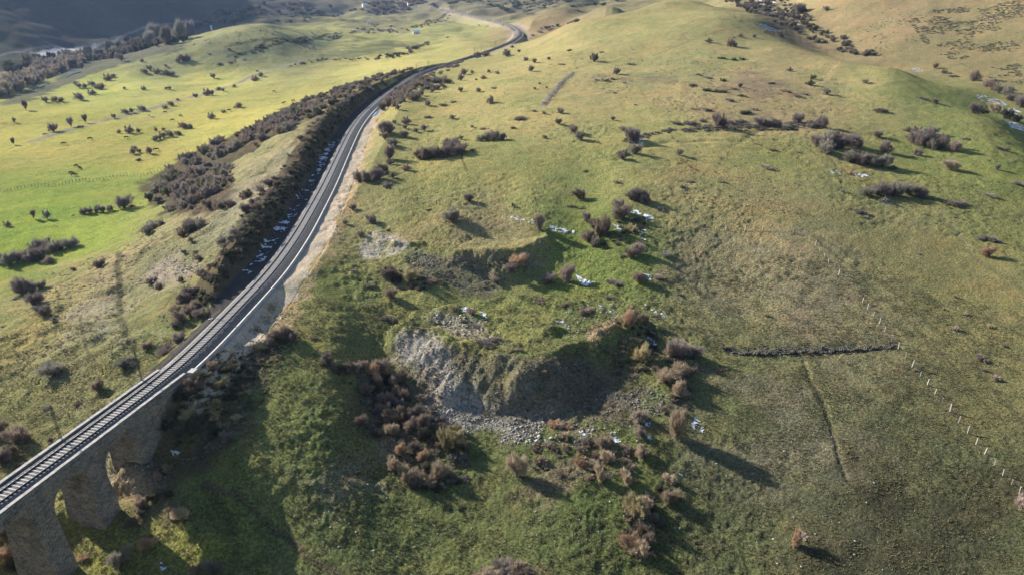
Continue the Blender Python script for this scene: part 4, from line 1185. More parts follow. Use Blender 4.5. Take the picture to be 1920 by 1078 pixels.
def place(x, y, z, rad, ht, kind, colour, px, label, group):
    lod = 'near' if px > 20 else 'far'
    name = {'tree': 'tree', 'low': 'scrub_patch'}.get(kind, 'shrub')
    sd = _br.randrange(5)
    rz = _br.uniform(0, 6.283)
    sx = rad * _br.uniform(.95, 1.25); sy = rad * _br.uniform(.75, 1.05)
    cm = crown_mesh(kind, sd, lod, colour)
    if px >= 14 and kind != 'low':
        r = empty(name, (x, y, z - .03), rz); r.scale = (sx, sy, ht)
        c = bpy.data.objects.new('crown', cm); C.objects.link(c); c.parent = r
        s = bpy.data.objects.new('trunk' if kind == 'tree' else 'stem', STEM['tree' if kind == 'tree' else 'dome', sd % 2]); C.objects.link(s); s.parent = r
    else:
        r = bpy.data.objects.new(name, cm); C.objects.link(r); r.location = (x, y, z - .03); r.rotation_euler = (0, 0, rz); r.scale = (sx, sy, ht)
    tag(r, label, name.replace('_', ' '), group)
    return r
KINDW = {'dome': 'shrub', 'low': 'scrub patch', 'tree': 'tree', 'tall': 'shrub'}
ADJ = {'dome': ('small', 'rounded', 'broad'), 'low': ('small low', 'low', 'wide low'), 'tree': ('little', 'leafless', 'spreading'), 'tall': ('slim', 'tall', 'big tall')}
def plant(phrase, items, colours, group):
    """items: (u, v, width[, kind[, colour[, height factor]]]); labels count from the left of the photograph"""
    items = sorted(items, key=lambda q: q[0])
    for i, it in enumerate(items):
        u, v, w = it[:3]; kind = it[3] if len(it) > 3 and it[3] else 'dome'
        colour = it[4] if len(it) > 4 and it[4] else colours[(i * 7 + int(u)) % len(colours)]
        hf = it[5] if len(it) > 5 else None
        ws = sorted(q[2] for q in items); size = 0 if w <= ws[len(ws) // 4] else (2 if w >= ws[(3 * len(ws)) // 4] else 1)
        lab = '%s %s %s %s, %s' % (ADJ[kind][size], LOOK[colour], KINDW[kind], phrase, ORD[i + 1] + ' from left' if len(items) > 1 else 'standing alone')
        if len(lab.replace('-', ' ').split()) > 16: lab = lab.split(' ', 1)[1] if ADJ[kind][size].count(' ') == 0 else lab.split(' ', 2)[2]
        shrub(u, v, w, kind, colour, hf, lab, group)
VC = ['purple', 'grey', 'brown']; HC = ['brown', 'purple', 'grey', 'purple']
plant('on the far valley fields', [(49,208,16,'tree'),(27,230,9,'tall'),(100,247,20),(134,239,16,'tree'),(150,239,13,'low'),(161,231,16,'tree'),(26,272,12,'tree'),(85,252,11,'low'),(87,192,16),(104,191,18),(116,191,13),(150,188,18),(154,131,15,'tree','grey')], VC, 'shrubs on the far valley fields')
plant('in the far valley clump', [(142,160,12),(150,165,14),(160,166,13),(174,161,15),(184,167,16),(192,168,16),(172,178,17),(202,152,17),(213,146,13)], VC, 'shrubs of the far valley clump')
plant('along the pale valley path', [(215,222,12),(236,213,14),(247,212,13),(268,208,17),(309,204,12),(322,199,12),(333,189,7),(368,183,14),(388,180,16),(398,179,14),(411,170,12),(419,172,9),(440,164,9),(478,153,15),(490,144,12),(482,135,6)], VC, 'shrubs along the pale valley path')
plant('by the foot of the valley knoll', [(234,168,7),(269,169,10),(312,168,8),(319,168,10),(401,147,13),(272,138,14),(282,132,16),(294,138,16),(313,142,18),(324,142,16),(312,126,9),(344,116,22),(335,118,14),(267,117,9),(413,121,14,'low'),(433,119,12,'low'),(393,102,9,'low'),(430,95,8)], VC, 'shrubs by the valley knoll')
plant('at the river end of the knoll', [(214,108,16,'tree'),(222,112,16),(229,117,16,'tree'),(218,102,14)], VC, 'shrubs at the river end of the knoll')
plant('among the grazing cattle', [(396,223,15),(419,212,10),(449,202,16),(345,242,17),(357,242,13),(292,246,8,'tall'),(307,246,10),(242,250,18),(224,250,10),(260,249,12),(292,264,14),(300,261,16),(307,258,18),(320,257,16),(335,254,15),(253,280,12)], VC, 'shrubs among the grazing cattle')
plant('above the staked meadow', [(250,289,17),(262,286,14),(281,289,18),(260,301,14,'low')], VC, 'shrubs above the staked meadow')
plant('on the bright meadow hedge line', [(14,425,15),(64,411,15,'tree'),(89,411,19,'tree'),(138,404,7,'low'),(159,401,20),(170,400,18),(180,399,20),(194,398,18),(208,396,17),(233,390,30,'dome','purple'),(248,388,16,'low')], VC, 'shrubs on the meadow hedge line')
plant('at the near corner of the bright meadow', [(279,441,28),(290,430,28),(302,422,18),(272,436,18)], VC, 'shrubs at the meadow corner')
plant('in the clump at the left edge', [(4,492,30),(18,497,34),(34,491,24),(46,484,26),(62,490,26),(70,474,32),(78,486,36),(88,468,34),(100,474,30),(112,468,24),(130,466,30),(94,494,24)], ['purple', 'grey'], 'shrubs of the left edge clump')
plant('on the tussocky left slope', [(185,500,24),(138,506,11),(44,550,40,'dome','purple'),(60,546,26),(76,540,24),(64,571,32,'dome','purple'),(82,591,28,'dome','purple'),(100,602,14),(7,612,14,'low'),(101,706,50,'dome','grey',.8),(232,686,44,'dome','grey',.7),(182,730,32,'dome','brown'),(146,757,22,'low'),(55,741,14,'low'),(86,768,22,'low'),(126,660,18,'low'),(30,560,18,'low')], VC, 'shrubs on the slope left of the line')
plant('low on the left beyond the viaduct', [(34,828,42,'dome','brown'),(5,815,36),(52,826,22),(96,829,16),(3,865,36),(20,850,24)], ['brown', 'purple'], 'shrubs beyond the viaduct')
plant('on the bank just left of the rails', [(318,657,42,'low','purple',.8),(302,667,28,'low'),(336,642,26),(276,652,22),(378,594,28),(356,588,30),(340,600,28),(346,570,32),(330,612,24),(366,575,24),(358,555,28),(330,585,22)], ['brown', 'purple'], 'shrubs on the bank left of the rails')
plant('on the hump beside the cutting', [(466,368,26),(490,360,20),(352,430,32),(362,427,34),(378,424,26),(344,438,24),(392,390,24),(406,389,28),(418,387,24),(432,386,22),(359,394,18),(437,441,28),(417,454,24),(432,451,22),(455,366,18),(505,345,22),(520,352,20),(480,395,22),(462,402,24),(474,388,18)], HC, 'shrubs on the hump beside the cutting')
plant('above the scraped ground by the cutting', [(359,456,16),(346,474,14),(341,529,16,'dome','green'),(281,531,18),(299,539,20),(290,526,14),(366,470,16,'low'),(330,486,14,'low'),(395,500,22,'low'),(380,520,22),(372,484,18)], HC, 'shrubs by the scraped ground')
plant('on the far slope right of the line', [(910,106,14),(897,106,12),(950,106,19),(973,99,9),(960,90,7),(864,152,15),(870,141,17),(886,138,9),(906,149,11),(917,136,8),(933,140,9),(893,151,6),(864,173,13),(898,173,11),(919,194,19),(803,198,14),(832,198,16,'low'),(850,192,16,'low'),(926,166,18,'low')], HC, 'shrubs on the far slope right of the line')
plant('beside the line where it bends', [(803,221,22,'low'),(848,224,15),(761,232,18),(740,232,12),(746,207,14),(727,199,26),(718,206,22),(722,253,34),(732,248,22),(760,258,22),(780,248,14),(795,246,17),(760,242,12),(735,276,26),(722,262,20)], HC, 'shrubs beside the bending line')
plant('in the middle of the main hill', [(907,243,18,'low'),(885,240,9),(972,225,26,'low'),(962,242,18,'low'),(864,262,13),(902,264,20),(912,263,24),(926,262,24),(943,262,20),(845,276,30),(860,288,28)], HC, 'shrubs in the middle of the main hill')
plant('in the long reddish thicket', [(784,297,26),(796,298,30),(810,297,32),(824,296,34),(838,292,32),(850,286,28),(868,284,24),(886,282,18,'low')], ['purple', 'brown', 'purple'], 'shrubs of the long reddish thicket')
plant('on the slope above the track bend', [(730,299,26,'tall','purple'),(761,320,18),(673,342,32),(690,338,28),(706,338,34),(716,324,24),(736,335,18),(728,349,28,'low'),(730,309,20),(662,394,20,'dome','purple'),(696,419,22,'dome','purple'),(647,420,11),(676,443,16),(694,438,14,'low')], HC, 'shrubs on the slope above the track bend')
plant('behind the upper earth heap', [(880,376,24),(843,413,42,'dome','grey',.9),(963,389,9,'dome','dark'),(803,395,12,'low','green'),(728,432,10,'low','green')], HC, 'shrubs around the upper earth heap')
plant('at the foot of the upper heap', [(735,516,34,'dome','brown'),(722,522,24),(769,527,32,'dome','gold'),(694,537,22,'low'),(735,557,26),(811,531,28,'low'),(930,524,26,'low','pink'),(970,498,34,'dome','orange'),(958,508,24),(984,492,22),(660,508,12,'low'),(664,498,12,'low')], ['brown', 'purple'], 'shrubs at the foot of the upper heap')
plant('near the long hill crest', [(987,115,12),(1002,119,12),(996,135,14),(1029,113,9),(1055,122,15,'low'),(1114,116,20),(1127,99,12,'low'),(1068,96,18,'low','green'),(1012,159,7),(1003,168,7),(1025,166,6)], HC, 'shrubs near the hill crest')
plant('by the ruined wall on the hill', [(1052,212,17),(1047,233,18),(1077,249,21),(1089,263,22),(1022,260,10),(1149,226,12),(976,223,26,'low'),(1002,209,14,'low'),(1021,214,10),(1170,243,24,'low'),(1181,265,32),(1192,262,22),(1142,170,10,'low'),(1153,175,12,'low'),(1193,198,10,'low')], HC, 'shrubs by the ruined wall')
plant('under the summit of the hill', [(1328,80,13),(1369,88,19),(1377,88,12),(1388,70,9),(1414,71,9),(1435,62,8),(1375,71,9,'low','green'),(1463,71,18)], HC, 'shrubs under the summit')
plant('in the heather belt', [(1120,152,18,'low'),(1136,153,20,'low'),(1152,150,18,'low'),(1156,140,18),(1170,157,12,'low'),(1184,122,17,'low'),(1355,111,16,'low','green'),(1372,113,20,'low','green'),(1392,112,17,'low','green'),(1309,141,16,'low'),(1327,147,22,'low'),(1356,152,18,'low'),(1299,161,22,'low'),(1325,171,20,'low'),(1352,173,26,'low'),(1377,168,18,'low'),(1366,189,22,'low'),(1390,181,20,'low'),(1325,207,22,'low'),(1299,206,10,'low'),(1400,213,28,'low'),(1413,206,20,'low'),(1387,164,12),(1444,157,20,'low')], ['grey', 'purple', 'green'], 'scrub of the heather belt')
plant('behind the thin curving wall', [(1270,234,22,'low'),(1293,233,28,'low'),(1318,229,24,'low'),(1345,238,34),(1366,231,32,'low'),(1387,229,26,'low'),(1408,236,22,'low'),(1429,237,28),(1452,239,22),(1474,238,22,'low'),(1498,231,28),(1524,236,38,'low'),(1540,240,30)], ['purple', 'grey'], 'scrub behind the curving wall')
plant('beside the gully on the right', [(1495,27,28,'dome','purple'),(1549,21,13),(1480,134,11),(1524,149,14,'dome','green'),(1518,160,16,'dome','green'),(1550,178,18),(1495,181,22,'low'),(1475,173,20,'low'),(1623,157,14),(1649,209,30,'low','purple'),(1753,194,14),(1730,186,18,'low'),(1752,129,14),(1770,138,14),(1785,144,18,'low'),(1512,178,14,'low')], HC, 'shrubs beside the gully')
plant('along the snowy right hand gully', [(1824,152,26),(1847,162,24),(1860,169,22),(1872,176,22),(1886,180,26),(1900,190,24),(1914,200,24),(1824,212,24),(1842,214,20,'dome','green'),(1863,210,26,'dome','tan'),(1884,222,24,'dome','dark'),(1905,228,20,'dome','dark')], HC, 'shrubs along the snowy gully')
plant('in the big right hand thicket', [(1530,274,34),(1550,274,44),(1568,268,34),(1576,280,36),(1596,277,40),(1548,287,36),(1592,304,36,'dome','grey'),(1610,308,28),(1626,309,36,'dome','purple'),(1642,312,30),(1656,313,34),(1675,316,24,'low'),(1657,287,30)], ['purple', 'grey', 'purple'], 'shrubs of the big right hand thicket')
plant('at the upper right edge', [(1647,258,22),(1701,247,14),(1717,252,20),(1745,253,24),(1715,268,34),(1733,274,40),(1750,280,34),(1766,280,36),(1790,284,28,'dome','pink'),(1782,320,30,'dome','tan'),(1719,291,20),(1868,318,14),(1878,280,24,'low'),(1810,262,18,'low')], ['purple', 'purple', 'grey'], 'shrubs at the upper right edge')
plant('above the right hand pasture', [(1594,327,11,'dome','orange'),(1626,367,28),(1644,367,34),(1662,364,30),(1678,367,40,'dome','grey'),(1688,350,34,'low'),(1704,366,28),(1722,368,34),(1736,372,26,'low'),(1656,380,16),(1780,384,28,'low','purple'),(1798,384,36,'low','purple'),(1857,368,24,'low'),(1615,400,24,'low'),(1606,394,16,'low'),(1622,408,20,'low'),(1438,316,26,'low'),(1581,361,11)], ['grey', 'purple'], 'shrubs above the right hand pasture')
plant('near the right edge of the pasture', [(1850,452,34,'low','grey',.8),(1866,454,26,'low','grey'),(1853,480,30,'dome','orange'),(1722,477,12,'low'),(1910,346,26,'low')], HC, 'shrubs near the right edge')
plant('across the middle slope', [(1085,373,26),(1168,300,22),(1172,293,20),(1190,289,24),(1274,292,18),(1183,375,26),(1198,376,32),(1212,382,22),(1236,393,26,'low'),(1072,388,20,'low'),(1093,391,14,'low'),(1296,341,18,'low'),(1358,344,18,'low'),(1160,344,18,'low'),(1099,322,14,'low'),(1283,353,20,'low'),(1356,415,10,'low'),(1418,272,12,'low'),(1450,283,20,'low'),(1495,286,10,'low')], HC, 'shrubs across the middle slope')
plant('beside the upper snow patches', [(1012,430,28,'tall','pink'),(1098,416,24,'dome','purple'),(1111,429,26),(1120,440,30,'tall','brown'),(1134,443,38,'tall','brown'),(1103,453,32,'dome','brown'),(1117,463,26),(1160,400,26,'tall','pink'),(1167,409,36,'dome','brown'),(1194,414,28,'low'),(1184,434,24,'dome','gold')], ['brown', 'purple'], 'shrubs beside the upper snow patches')
plant('between the two earth heaps', [(1194,477,34,'dome','pink'),(1180,484,22),(1168,480,18,'low'),(1246,479,26,'low'),(1233,522,26,'low','pink'),(1200,530,30,'dome','brown'),(1153,532,34,'low'),(1064,526,28,'tall','pink'),(1029,529,28,'dome','purple'),(1012,563,30,'low'),(1062,572,22,'low'),(1100,584,28,'low'),(1147,559,24,'low'),(1275,553,16,'low')], HC, 'shrubs between the heaps')
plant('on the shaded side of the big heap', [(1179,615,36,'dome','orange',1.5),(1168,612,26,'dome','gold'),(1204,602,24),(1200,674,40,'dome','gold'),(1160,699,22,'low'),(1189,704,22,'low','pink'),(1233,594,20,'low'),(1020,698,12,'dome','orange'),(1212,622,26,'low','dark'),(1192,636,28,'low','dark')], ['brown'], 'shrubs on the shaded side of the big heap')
plant('right of the big heap', [(1270,668,34,'dome','pink'),(1285,664,32,'dome','pink'),(1300,668,28,'dome','purple'),(1254,666,24),(1249,713,34,'dome','tan'),(1264,708,28,'dome','tan'),(1278,705,34,'dome','tan'),(1270,739,32,'dome','tan'),(1280,728,26,'dome','brown'),(1271,822,46,'tall','tan',2.1),(1244,776,20)], ['tan'], 'shrubs in the row right of the big heap')
plant('below the big heap', [(1197,787,32,'dome','pink'),(1202,817,22,'dome','pink'),(1038,794,26,'low','orange'),(1053,797,24,'low','tan'),(1067,797,22,'low','orange'),(1090,873,28,'dome','orange'),(1122,898,28,'tall','tan'),(1140,862,28,'dome','tan'),(1172,899,26),(1130,837,32,'dome','tan'),(1205,855,30,'dome','tan'),(970,892,44,'tall','tan',2.0),(1112,880,20,'dome','tan'),(1180,870,24,'low')], ['brown', 'tan'], 'shrubs below the big heap')
plant('in the bottom row right of centre', [(1252,901,22,'dome','tan'),(1253,937,30,'dome','tan'),(1194,962,46,'dome','gold'),(1214,957,32,'dome','tan'),(1182,1028,34,'dome','orange'),(1200,1034,42,'dome','tan'),(1210,998,26,'dome','brown'),(1218,1020,24,'dome','brown'),(1236,918,20,'dome','dark')], ['tan'], 'shrubs in the bottom row')
plant('on the lower right pasture', [(1492,1020,26,'tall','orange',1.9),(1510,1008,18,'low','pink'),(1914,948,32,'dome','pink'),(1361,652,14,'dome','gold'),(1350,693,20,'low')], ['orange'], 'shrubs on the lower right pasture')
plant('scattered on the right hand pasture', [(1790,558,8),(1770,579,7),(1809,589,9),(1789,618,13,'dome','pink'),(1856,614,10,'dome','tan'),(1883,650,7),(1838,674,20,'low','purple',.8),(1844,695,9),(1867,711,16,'dome','pink'),(1436,593,9,'dome','gold'),(1715,695,7)], ['tan', 'grey'], 'small shrubs on the right hand pasture')
plant('on the crest of the big heap', [(852,582,18,'dome','gold'),(886,592,24,'dome','brown'),(896,613,24,'low'),(910,646,36,'low'),(926,640,26,'low'),(962,656,18,'low','orange'),(740,606,20),(721,599,18),(870,604,20,'low','dark'),(820,606,24,'low','dark'),(975,657,14,'low')], ['brown', 'purple'], 'shrubs on the heap crest')
plant('in the upper brambles by the scree', [(613,678,28),(626,687,26,'low'),(648,698,34),(664,700,36),(680,691,28),(700,704,36,'dome','orange'),(716,700,36,'tall','brown'),(709,723,34),(730,716,36),(745,720,38),(758,712,26),(756,742,34),(688,736,32),(700,728,28)], ['brown', 'purple', 'dark'], 'shrubs of the upper brambles')
plant('in the middle brambles by the scree', [(727,757,38),(744,762,34),(675,795,28),(690,800,22,'low'),(740,792,38),(760,784,34),(780,778,36),(792,798,34),(738,813,32,'dome','tan'),(709,820,24,'dome','dark'),(722,780,30),(770,806,34),(790,820,28,'dome','dark')], ['brown', 'purple', 'brown'], 'shrubs of the middle brambles')
plant('in the lower brambles', [(739,884,34,'tall','tan'),(761,896,44,'dome','tan'),(778,902,34,'dome','brown'),(755,852,28,'tall','orange'),(792,862,32,'dome','orange'),(824,895,44,'dome','tan'),(808,908,30),(832,838,44,'tall','gold'),(852,830,34,'dome','gold'),(868,842,36,'dome','dark'),(800,880,28,'dome','dark'),(673,886,16,'dome','dark'),(848,812,30,'dome','gold'),(775,842,30),(840,951,18,'low','dark'),(862,952,18,'low','dark')], ['brown', 'purple'], 'shrubs of the lower brambles')
plant('on the grass edge above the viaduct end', [(522,636,34,'dome','brown'),(538,634,34,'dome','brown'),(552,638,26,'dome','purple'),(587,634,18,'low'),(482,618,20,'low'),(508,648,26)], ['brown', 'purple'], 'shrubs on the grass edge')
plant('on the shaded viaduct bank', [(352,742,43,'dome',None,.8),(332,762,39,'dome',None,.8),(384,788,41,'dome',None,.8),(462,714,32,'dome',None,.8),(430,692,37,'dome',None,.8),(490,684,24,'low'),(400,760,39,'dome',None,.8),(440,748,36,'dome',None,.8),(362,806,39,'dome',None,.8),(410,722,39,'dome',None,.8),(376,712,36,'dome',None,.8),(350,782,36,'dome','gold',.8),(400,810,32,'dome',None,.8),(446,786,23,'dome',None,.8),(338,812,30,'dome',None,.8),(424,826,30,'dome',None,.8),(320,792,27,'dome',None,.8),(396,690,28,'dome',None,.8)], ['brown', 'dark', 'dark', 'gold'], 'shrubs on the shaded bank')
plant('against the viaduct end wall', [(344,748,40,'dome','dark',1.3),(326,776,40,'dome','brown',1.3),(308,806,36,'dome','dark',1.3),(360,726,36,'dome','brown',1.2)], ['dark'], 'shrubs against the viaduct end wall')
plant('in the hollow under the viaduct', [(276,1024,34,'dome','orange'),(250,986,26,'dome','brown'),(340,968,34,'dome','tan'),(320,960,20,'dome','brown'),(224,1056,44,'dome','grey'),(156,1044,28,'low','orange'),(372,1072,28,'dome','tan'),(398,1080,40,'dome','grey'),(298,900,24,'dome','orange'),(318,884,22,'dome','gold'),(262,950,30,'dome','brown'),(286,935,26,'dome','dark'),(316,930,26,'dome','dark'),(262,965,20,'dome','purple')], ['brown'], 'shrubs in the hollow under the viaduct')
plant('at the lower left corner', [(16,1042,46,'dome','orange',1.0),(10,1002,46,'dome','brown'),(30,1062,30,'dome','dark'),(0,970,36,'dome','brown')], ['brown'], 'shrubs at the lower left corner')
plant('at the bottom edge of the meadow', [(920,1072,36,'low','tan',.8),(945,1068,40,'low','purple',.8),(968,1066,40,'low','tan',.8),(985,1077,40,'low','brown',.8),(895,1080,30,'low','tan')], ['tan'], 'shrubs at the bottom edge')

# ------------------------------------------------------------------ thickets that read as one mass
def cloud_merge(kinds, lod, n_clouds, xs, ys, sz, hz, rs, name, mats):
    """shrub clouds packed into one mesh"""
    zs = zfun(xs, ys); V = []; Fc = []; Mi = []; o = 0
    for i in range(len(xs)):
        pv, pf = CLOUD[kinds[rs.randint(len(kinds))], rs.randint(5), lod]
        a = rs.rand() * 6.283; c, s = math.cos(a), math.sin(a)
        q = np.stack([(pv[:, 0] * c - pv[:, 1] * s) * sz[i] + xs[i], (pv[:, 0] * s + pv[:, 1] * c) * sz[i] + ys[i], pv[:, 2] * hz[i] + zs[i] - .05], 1)
        V.append(q); Fc.append(pf + o); o += len(q); Mi.append(np.full(len(pf), rs.randint(len(mats))))
    ob = mesh_obj(name, np.concatenate(V), np.concatenate(Fc), mats)
    ob.data.polygons.foreach_set('material_index', np.concatenate(Mi).astype(np.int32))
    return ob
def thicket(px, n_, r0, r1, hf, cols, label, lod='far', kinds=('dome',), name='thicket', scale=None, thr=-9, seed=0, world=None, cat='thicket'):
    poly = world or hitpoly(px); rs = np.random.RandomState(seed + 900)
    x, y = sample_poly(poly, n_, rs, scale, thr, seed)
    sz = rs.uniform(r0, r1, len(x)); hz = sz * hf * rs.uniform(.8, 1.2, len(x))
    return tag(cloud_merge(kinds, lod, n_, x, y, sz, hz, rs, name, [TW[c] for c in cols]), label, cat, kind='stuff')
thicket([(275,384),(290,352),(325,312),(400,272),(470,240),(540,212),(600,198),(615,204),(560,236),(500,268),(455,296),(430,330),(440,362),(400,388),(350,402),(310,408),(312,390)], 330, 1.1, 3.4, 1.25, ['purple', 'grey', 'purple', 'brown', 'green'], 'broad dark thicket on the meadow side of the hump', seed=1, scale=16, thr=-.16)
thicket([(495,225),(560,195),(640,165),(700,146),(780,130),(788,136),(720,163),(660,190),(640,208),(590,216),(540,235)], 260, 1.1, 3.2, 1.0, ['purple', 'grey', 'brown', 'dark'], 'thicket along the far lip of the cutting', seed=2, scale=14, thr=-.12)
thicket([(730,195),(740,168),(775,154),(815,152),(850,150),(835,166),(800,180),(775,190),(745,202)], 110, 1.5, 2.8, 1.3, ['purple', 'grey', 'brown'], 'thicket right of the line where it bends', seed=3)
thicket([(800,140),(840,122),(890,104),(900,108),(850,128),(810,150)], 45, 1.2, 2.6, .8, ['purple', 'grey'], 'scrub on the bank before the far bend', seed=4)
# brush on the dark face of the cutting
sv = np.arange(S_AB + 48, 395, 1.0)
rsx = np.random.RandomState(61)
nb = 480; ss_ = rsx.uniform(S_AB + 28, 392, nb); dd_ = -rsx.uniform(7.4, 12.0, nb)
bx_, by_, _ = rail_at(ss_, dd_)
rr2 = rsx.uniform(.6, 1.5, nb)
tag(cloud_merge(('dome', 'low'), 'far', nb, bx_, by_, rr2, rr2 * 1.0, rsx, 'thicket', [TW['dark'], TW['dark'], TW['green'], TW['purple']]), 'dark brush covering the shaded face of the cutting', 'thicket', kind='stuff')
nb = 70; ss_ = rsx.uniform(S_AB + 34, 385, nb); dd_ = -rsx.uniform(11.5, 16, nb); bx_, by_, _ = rail_at(ss_, dd_); rr2 = rsx.uniform(.6, 1.6, nb)
tag(cloud_merge(('dome', 'low'), 'far', nb, bx_, by_, rr2, rr2 * 1.0, rsx, 'thicket', [TW['purple'], TW['grey'], TW['brown']]), 'brown scrub along the upper lip of the cutting', 'thicket', kind='stuff')
BR = [([(590,672),(640,690),(700,680),(740,700),(780,740),(850,800),(880,850),(880,900),(840,920),(760,915),(720,880),(735,840),(700,800),(680,740),(640,715)], 150, ['brown', 'purple', 'dark', 'grey'], 'tangled brambles between the single shrubs left of the scree', 50),
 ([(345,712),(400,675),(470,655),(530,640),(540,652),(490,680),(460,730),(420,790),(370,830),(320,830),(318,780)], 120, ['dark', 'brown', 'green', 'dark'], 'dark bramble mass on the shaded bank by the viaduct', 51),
 ([(1240,655),(1310,655),(1300,720),(1285,770),(1262,790),(1245,740)], 40, ['tan', 'brown', 'grey'], 'low undergrowth in the row right of the big heap', 52),
 ([(1170,940),(1225,930),(1262,900),(1270,935),(1235,1000),(1220,1050),(1180,1050)], 36, ['brown', 'tan', 'dark'], 'low undergrowth in the bottom row', 53),
 ([(1000,820),(1090,815),(1180,840),(1180,900),(1100,900),(1000,880)], 50, ['brown', 'tan', 'grey'], 'rough bracken below the big heap', 54),
 ([(1090,425),(1150,425),(1170,400),(1210,405),(1215,450),(1150,470),(1110,465)], 34, ['brown', 'purple', 'dark'], 'low undergrowth beside the upper snow patches', 55),
 ([(720,500),(800,515),(860,540),(780,545),(725,535)], 40, ['brown', 'grey', 'dark'], 'undergrowth at the foot of the upper heap', 56),
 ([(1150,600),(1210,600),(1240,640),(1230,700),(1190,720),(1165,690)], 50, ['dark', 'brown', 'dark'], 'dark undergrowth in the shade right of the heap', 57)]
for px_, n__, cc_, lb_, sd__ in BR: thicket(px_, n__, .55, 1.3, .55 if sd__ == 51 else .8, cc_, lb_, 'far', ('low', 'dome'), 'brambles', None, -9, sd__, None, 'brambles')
# gully, river and far woods
thicket([(1350,0),(1400,24),(1450,42),(1480,58),(1520,76),(1560,92),(1600,106),(1680,112),(1640,100),(1600,88),(1585,74),(1540,52),(1520,40),(1500,10),(1470,-4)], 420, 1.5, 3.2, 1.1, ['purple', 'grey', 'dark', 'grey'], 'grey wood filling the snowy gully behind the hill', seed=6, scale=12, thr=-.4)
thicket([(0,186),(0,166),(40,148),(70,128),(110,112),(150,108),(158,118),(120,136),(80,152),(50,172)], 240, 4, 7.5, 1.5, ['grey', 'purple', 'tan', 'grey'], 'bare riverside trees at the left edge of the valley', kinds=('tall', 'dome'), seed=7, cat='trees')
thicket([(0,150),(20,118),(90,108),(200,92),(340,72),(352,82),(250,100),(130,112),(60,130)], 260, 4, 8, 1.4, ['dark', 'purple', 'dark'], 'dark trees in the shade beyond the river', kinds=('tall', 'dome'), seed=8, cat='trees')
plant('rising behind the knoll', [(296,84,34,'tall','grey',2.0),(282,86,24,'tall','grey',2.0),(312,83,26,'tall','purple',2.0),(340,74,28,'tall','grey',2.0),(356,68,24,'tall','purple',2.0)], ['grey'], 'tall bare trees behind the knoll')
thicket([(360,60),(400,46),(460,40),(500,28),(560,30),(620,24),(640,14),(560,6),(480,10),(440,24),(380,40)], 190, 5, 10, 1.0, ['dark', 'grey', 'green', 'purple'], 'woodland at the head of the valley', kinds=('dome', 'tall'), seed=9, scale=60, thr=-.15, cat='trees')
thicket([(640,26),(700,4),(760,0),(800,6),(770,20),(740,27),(700,28)], 130, 5, 9, .9, ['purple', 'grey', 'brown'], 'brown wood on the far valley rise', kinds=('dome',), seed=10, scale=50, thr=-.2, cat='trees')
thicket([(640,58),(700,46),(740,52),(790,56),(740,64),(660,64)], 40, 2, 5, .8, ['purple', 'grey'], 'scrub on the broken ground across the valley', seed=11, scale=25, thr=0)
thicket([(820,-2),(900,-2),(1000,-4),(1150,-6),(1180,2),(1080,22),(1000,24),(900,10),(840,10)], 260, 4, 9, .7, ['green', 'grey', 'dark', 'grey'], 'speckled scrub on the far slopes behind the crest', kinds=('dome', 'low'), seed=12, scale=55, thr=-.1)
thicket([(978,80),(1000,68),(1040,56),(1080,44),(1110,34),(1060,44),(1010,56),(982,68)], 70, 2, 4.5, .9, ['green', 'grey', 'purple'], 'scrub line just behind the long crest', seed=13)
thicket([(690,108),(730,104),(760,96),(800,78),(806,82),(780,98),(740,110),(695,114)], 60, 2, 4, .8, ['dark', 'grey', 'green'], 'hedge curving round the end of the knoll', seed=14, cat='hedge')
thicket([(560,118),(600,110),(690,108),(690,112),(600,116),(540,126)], 36, 1.2, 2.4, .7, ['dark', 'grey'], 'thin hedge leading left from the knoll', seed=15, cat='hedge')
thicket([(480,94),(560,76),(640,64),(642,68),(560,82),(480,100)], 60, 1.5, 3, .7, ['dark', 'green'], 'dark hedge bank along the back of the knoll', seed=16, cat='hedge')
thicket([(430,107),(500,90),(560,78),(562,81),(500,96),(430,112)], 40, 1.0, 2.2, .6, ['dark', 'green'], 'second hedge bank on the knoll', seed=17, cat='hedge')
thicket([(770,52),(800,44),(840,26),(846,28),(812,48),(778,56)], 30, 2, 4, .7, ['dark', 'purple'], 'scrubby bank in the pasture before the pale masts', seed=18)
thicket([(480,24),(600,22),(640,30),(600,36),(560,42),(500,38)], 90, 3, 7, .9, ['dark', 'grey', 'green'], 'dark trees left of the far pasture', seed=19, scale=40, thr=-.1, cat='trees')
def sprinkle(px, n_, r0, r1, cols, label, seed, scale=14, thr=.0, hf=.55, lod='tiny', kinds=('low',)):
    return thicket(px, n_, r0, r1, hf, cols, label, lod, kinds, 'low_scrub', scale, thr, seed, cat='scrub')
sprinkle([(1170,262),(1262,240),(1400,232),(1540,226),(1545,244),(1400,246),(1262,248),(1180,274)], 420, .6, 1.5, ['dark', 'purple', 'grey'], 'dark scrub growing along the curving bank of the hill', 44, 6, -.2, .8)
sprinkle([(1360,650),(1520,650),(1680,644),(1682,658),(1520,666),(1360,666)], 300, .25, .6, ['dark', 'grey', 'dark'], 'dark brambles on the long wall of the right pasture', 45, 4, -.3, .8)
sprinkle([(770,600),(850,640),(1000,680),(1140,640),(1190,700),(1180,790),(1000,800),(860,790),(790,740)], 500, .25, .7, ['green', 'dark', 'brown', 'grey'], 'scrub clinging to the face of the big heap', 46, 5, .1, .7)
sprinkle([(745,470),(850,480),(930,484),(1020,462),(1000,510),(900,545),(790,530)], 260, .25, .7, ['green', 'dark', 'brown'], 'scrub clinging to the bank of the upper heap', 47, 5, .05, .7)
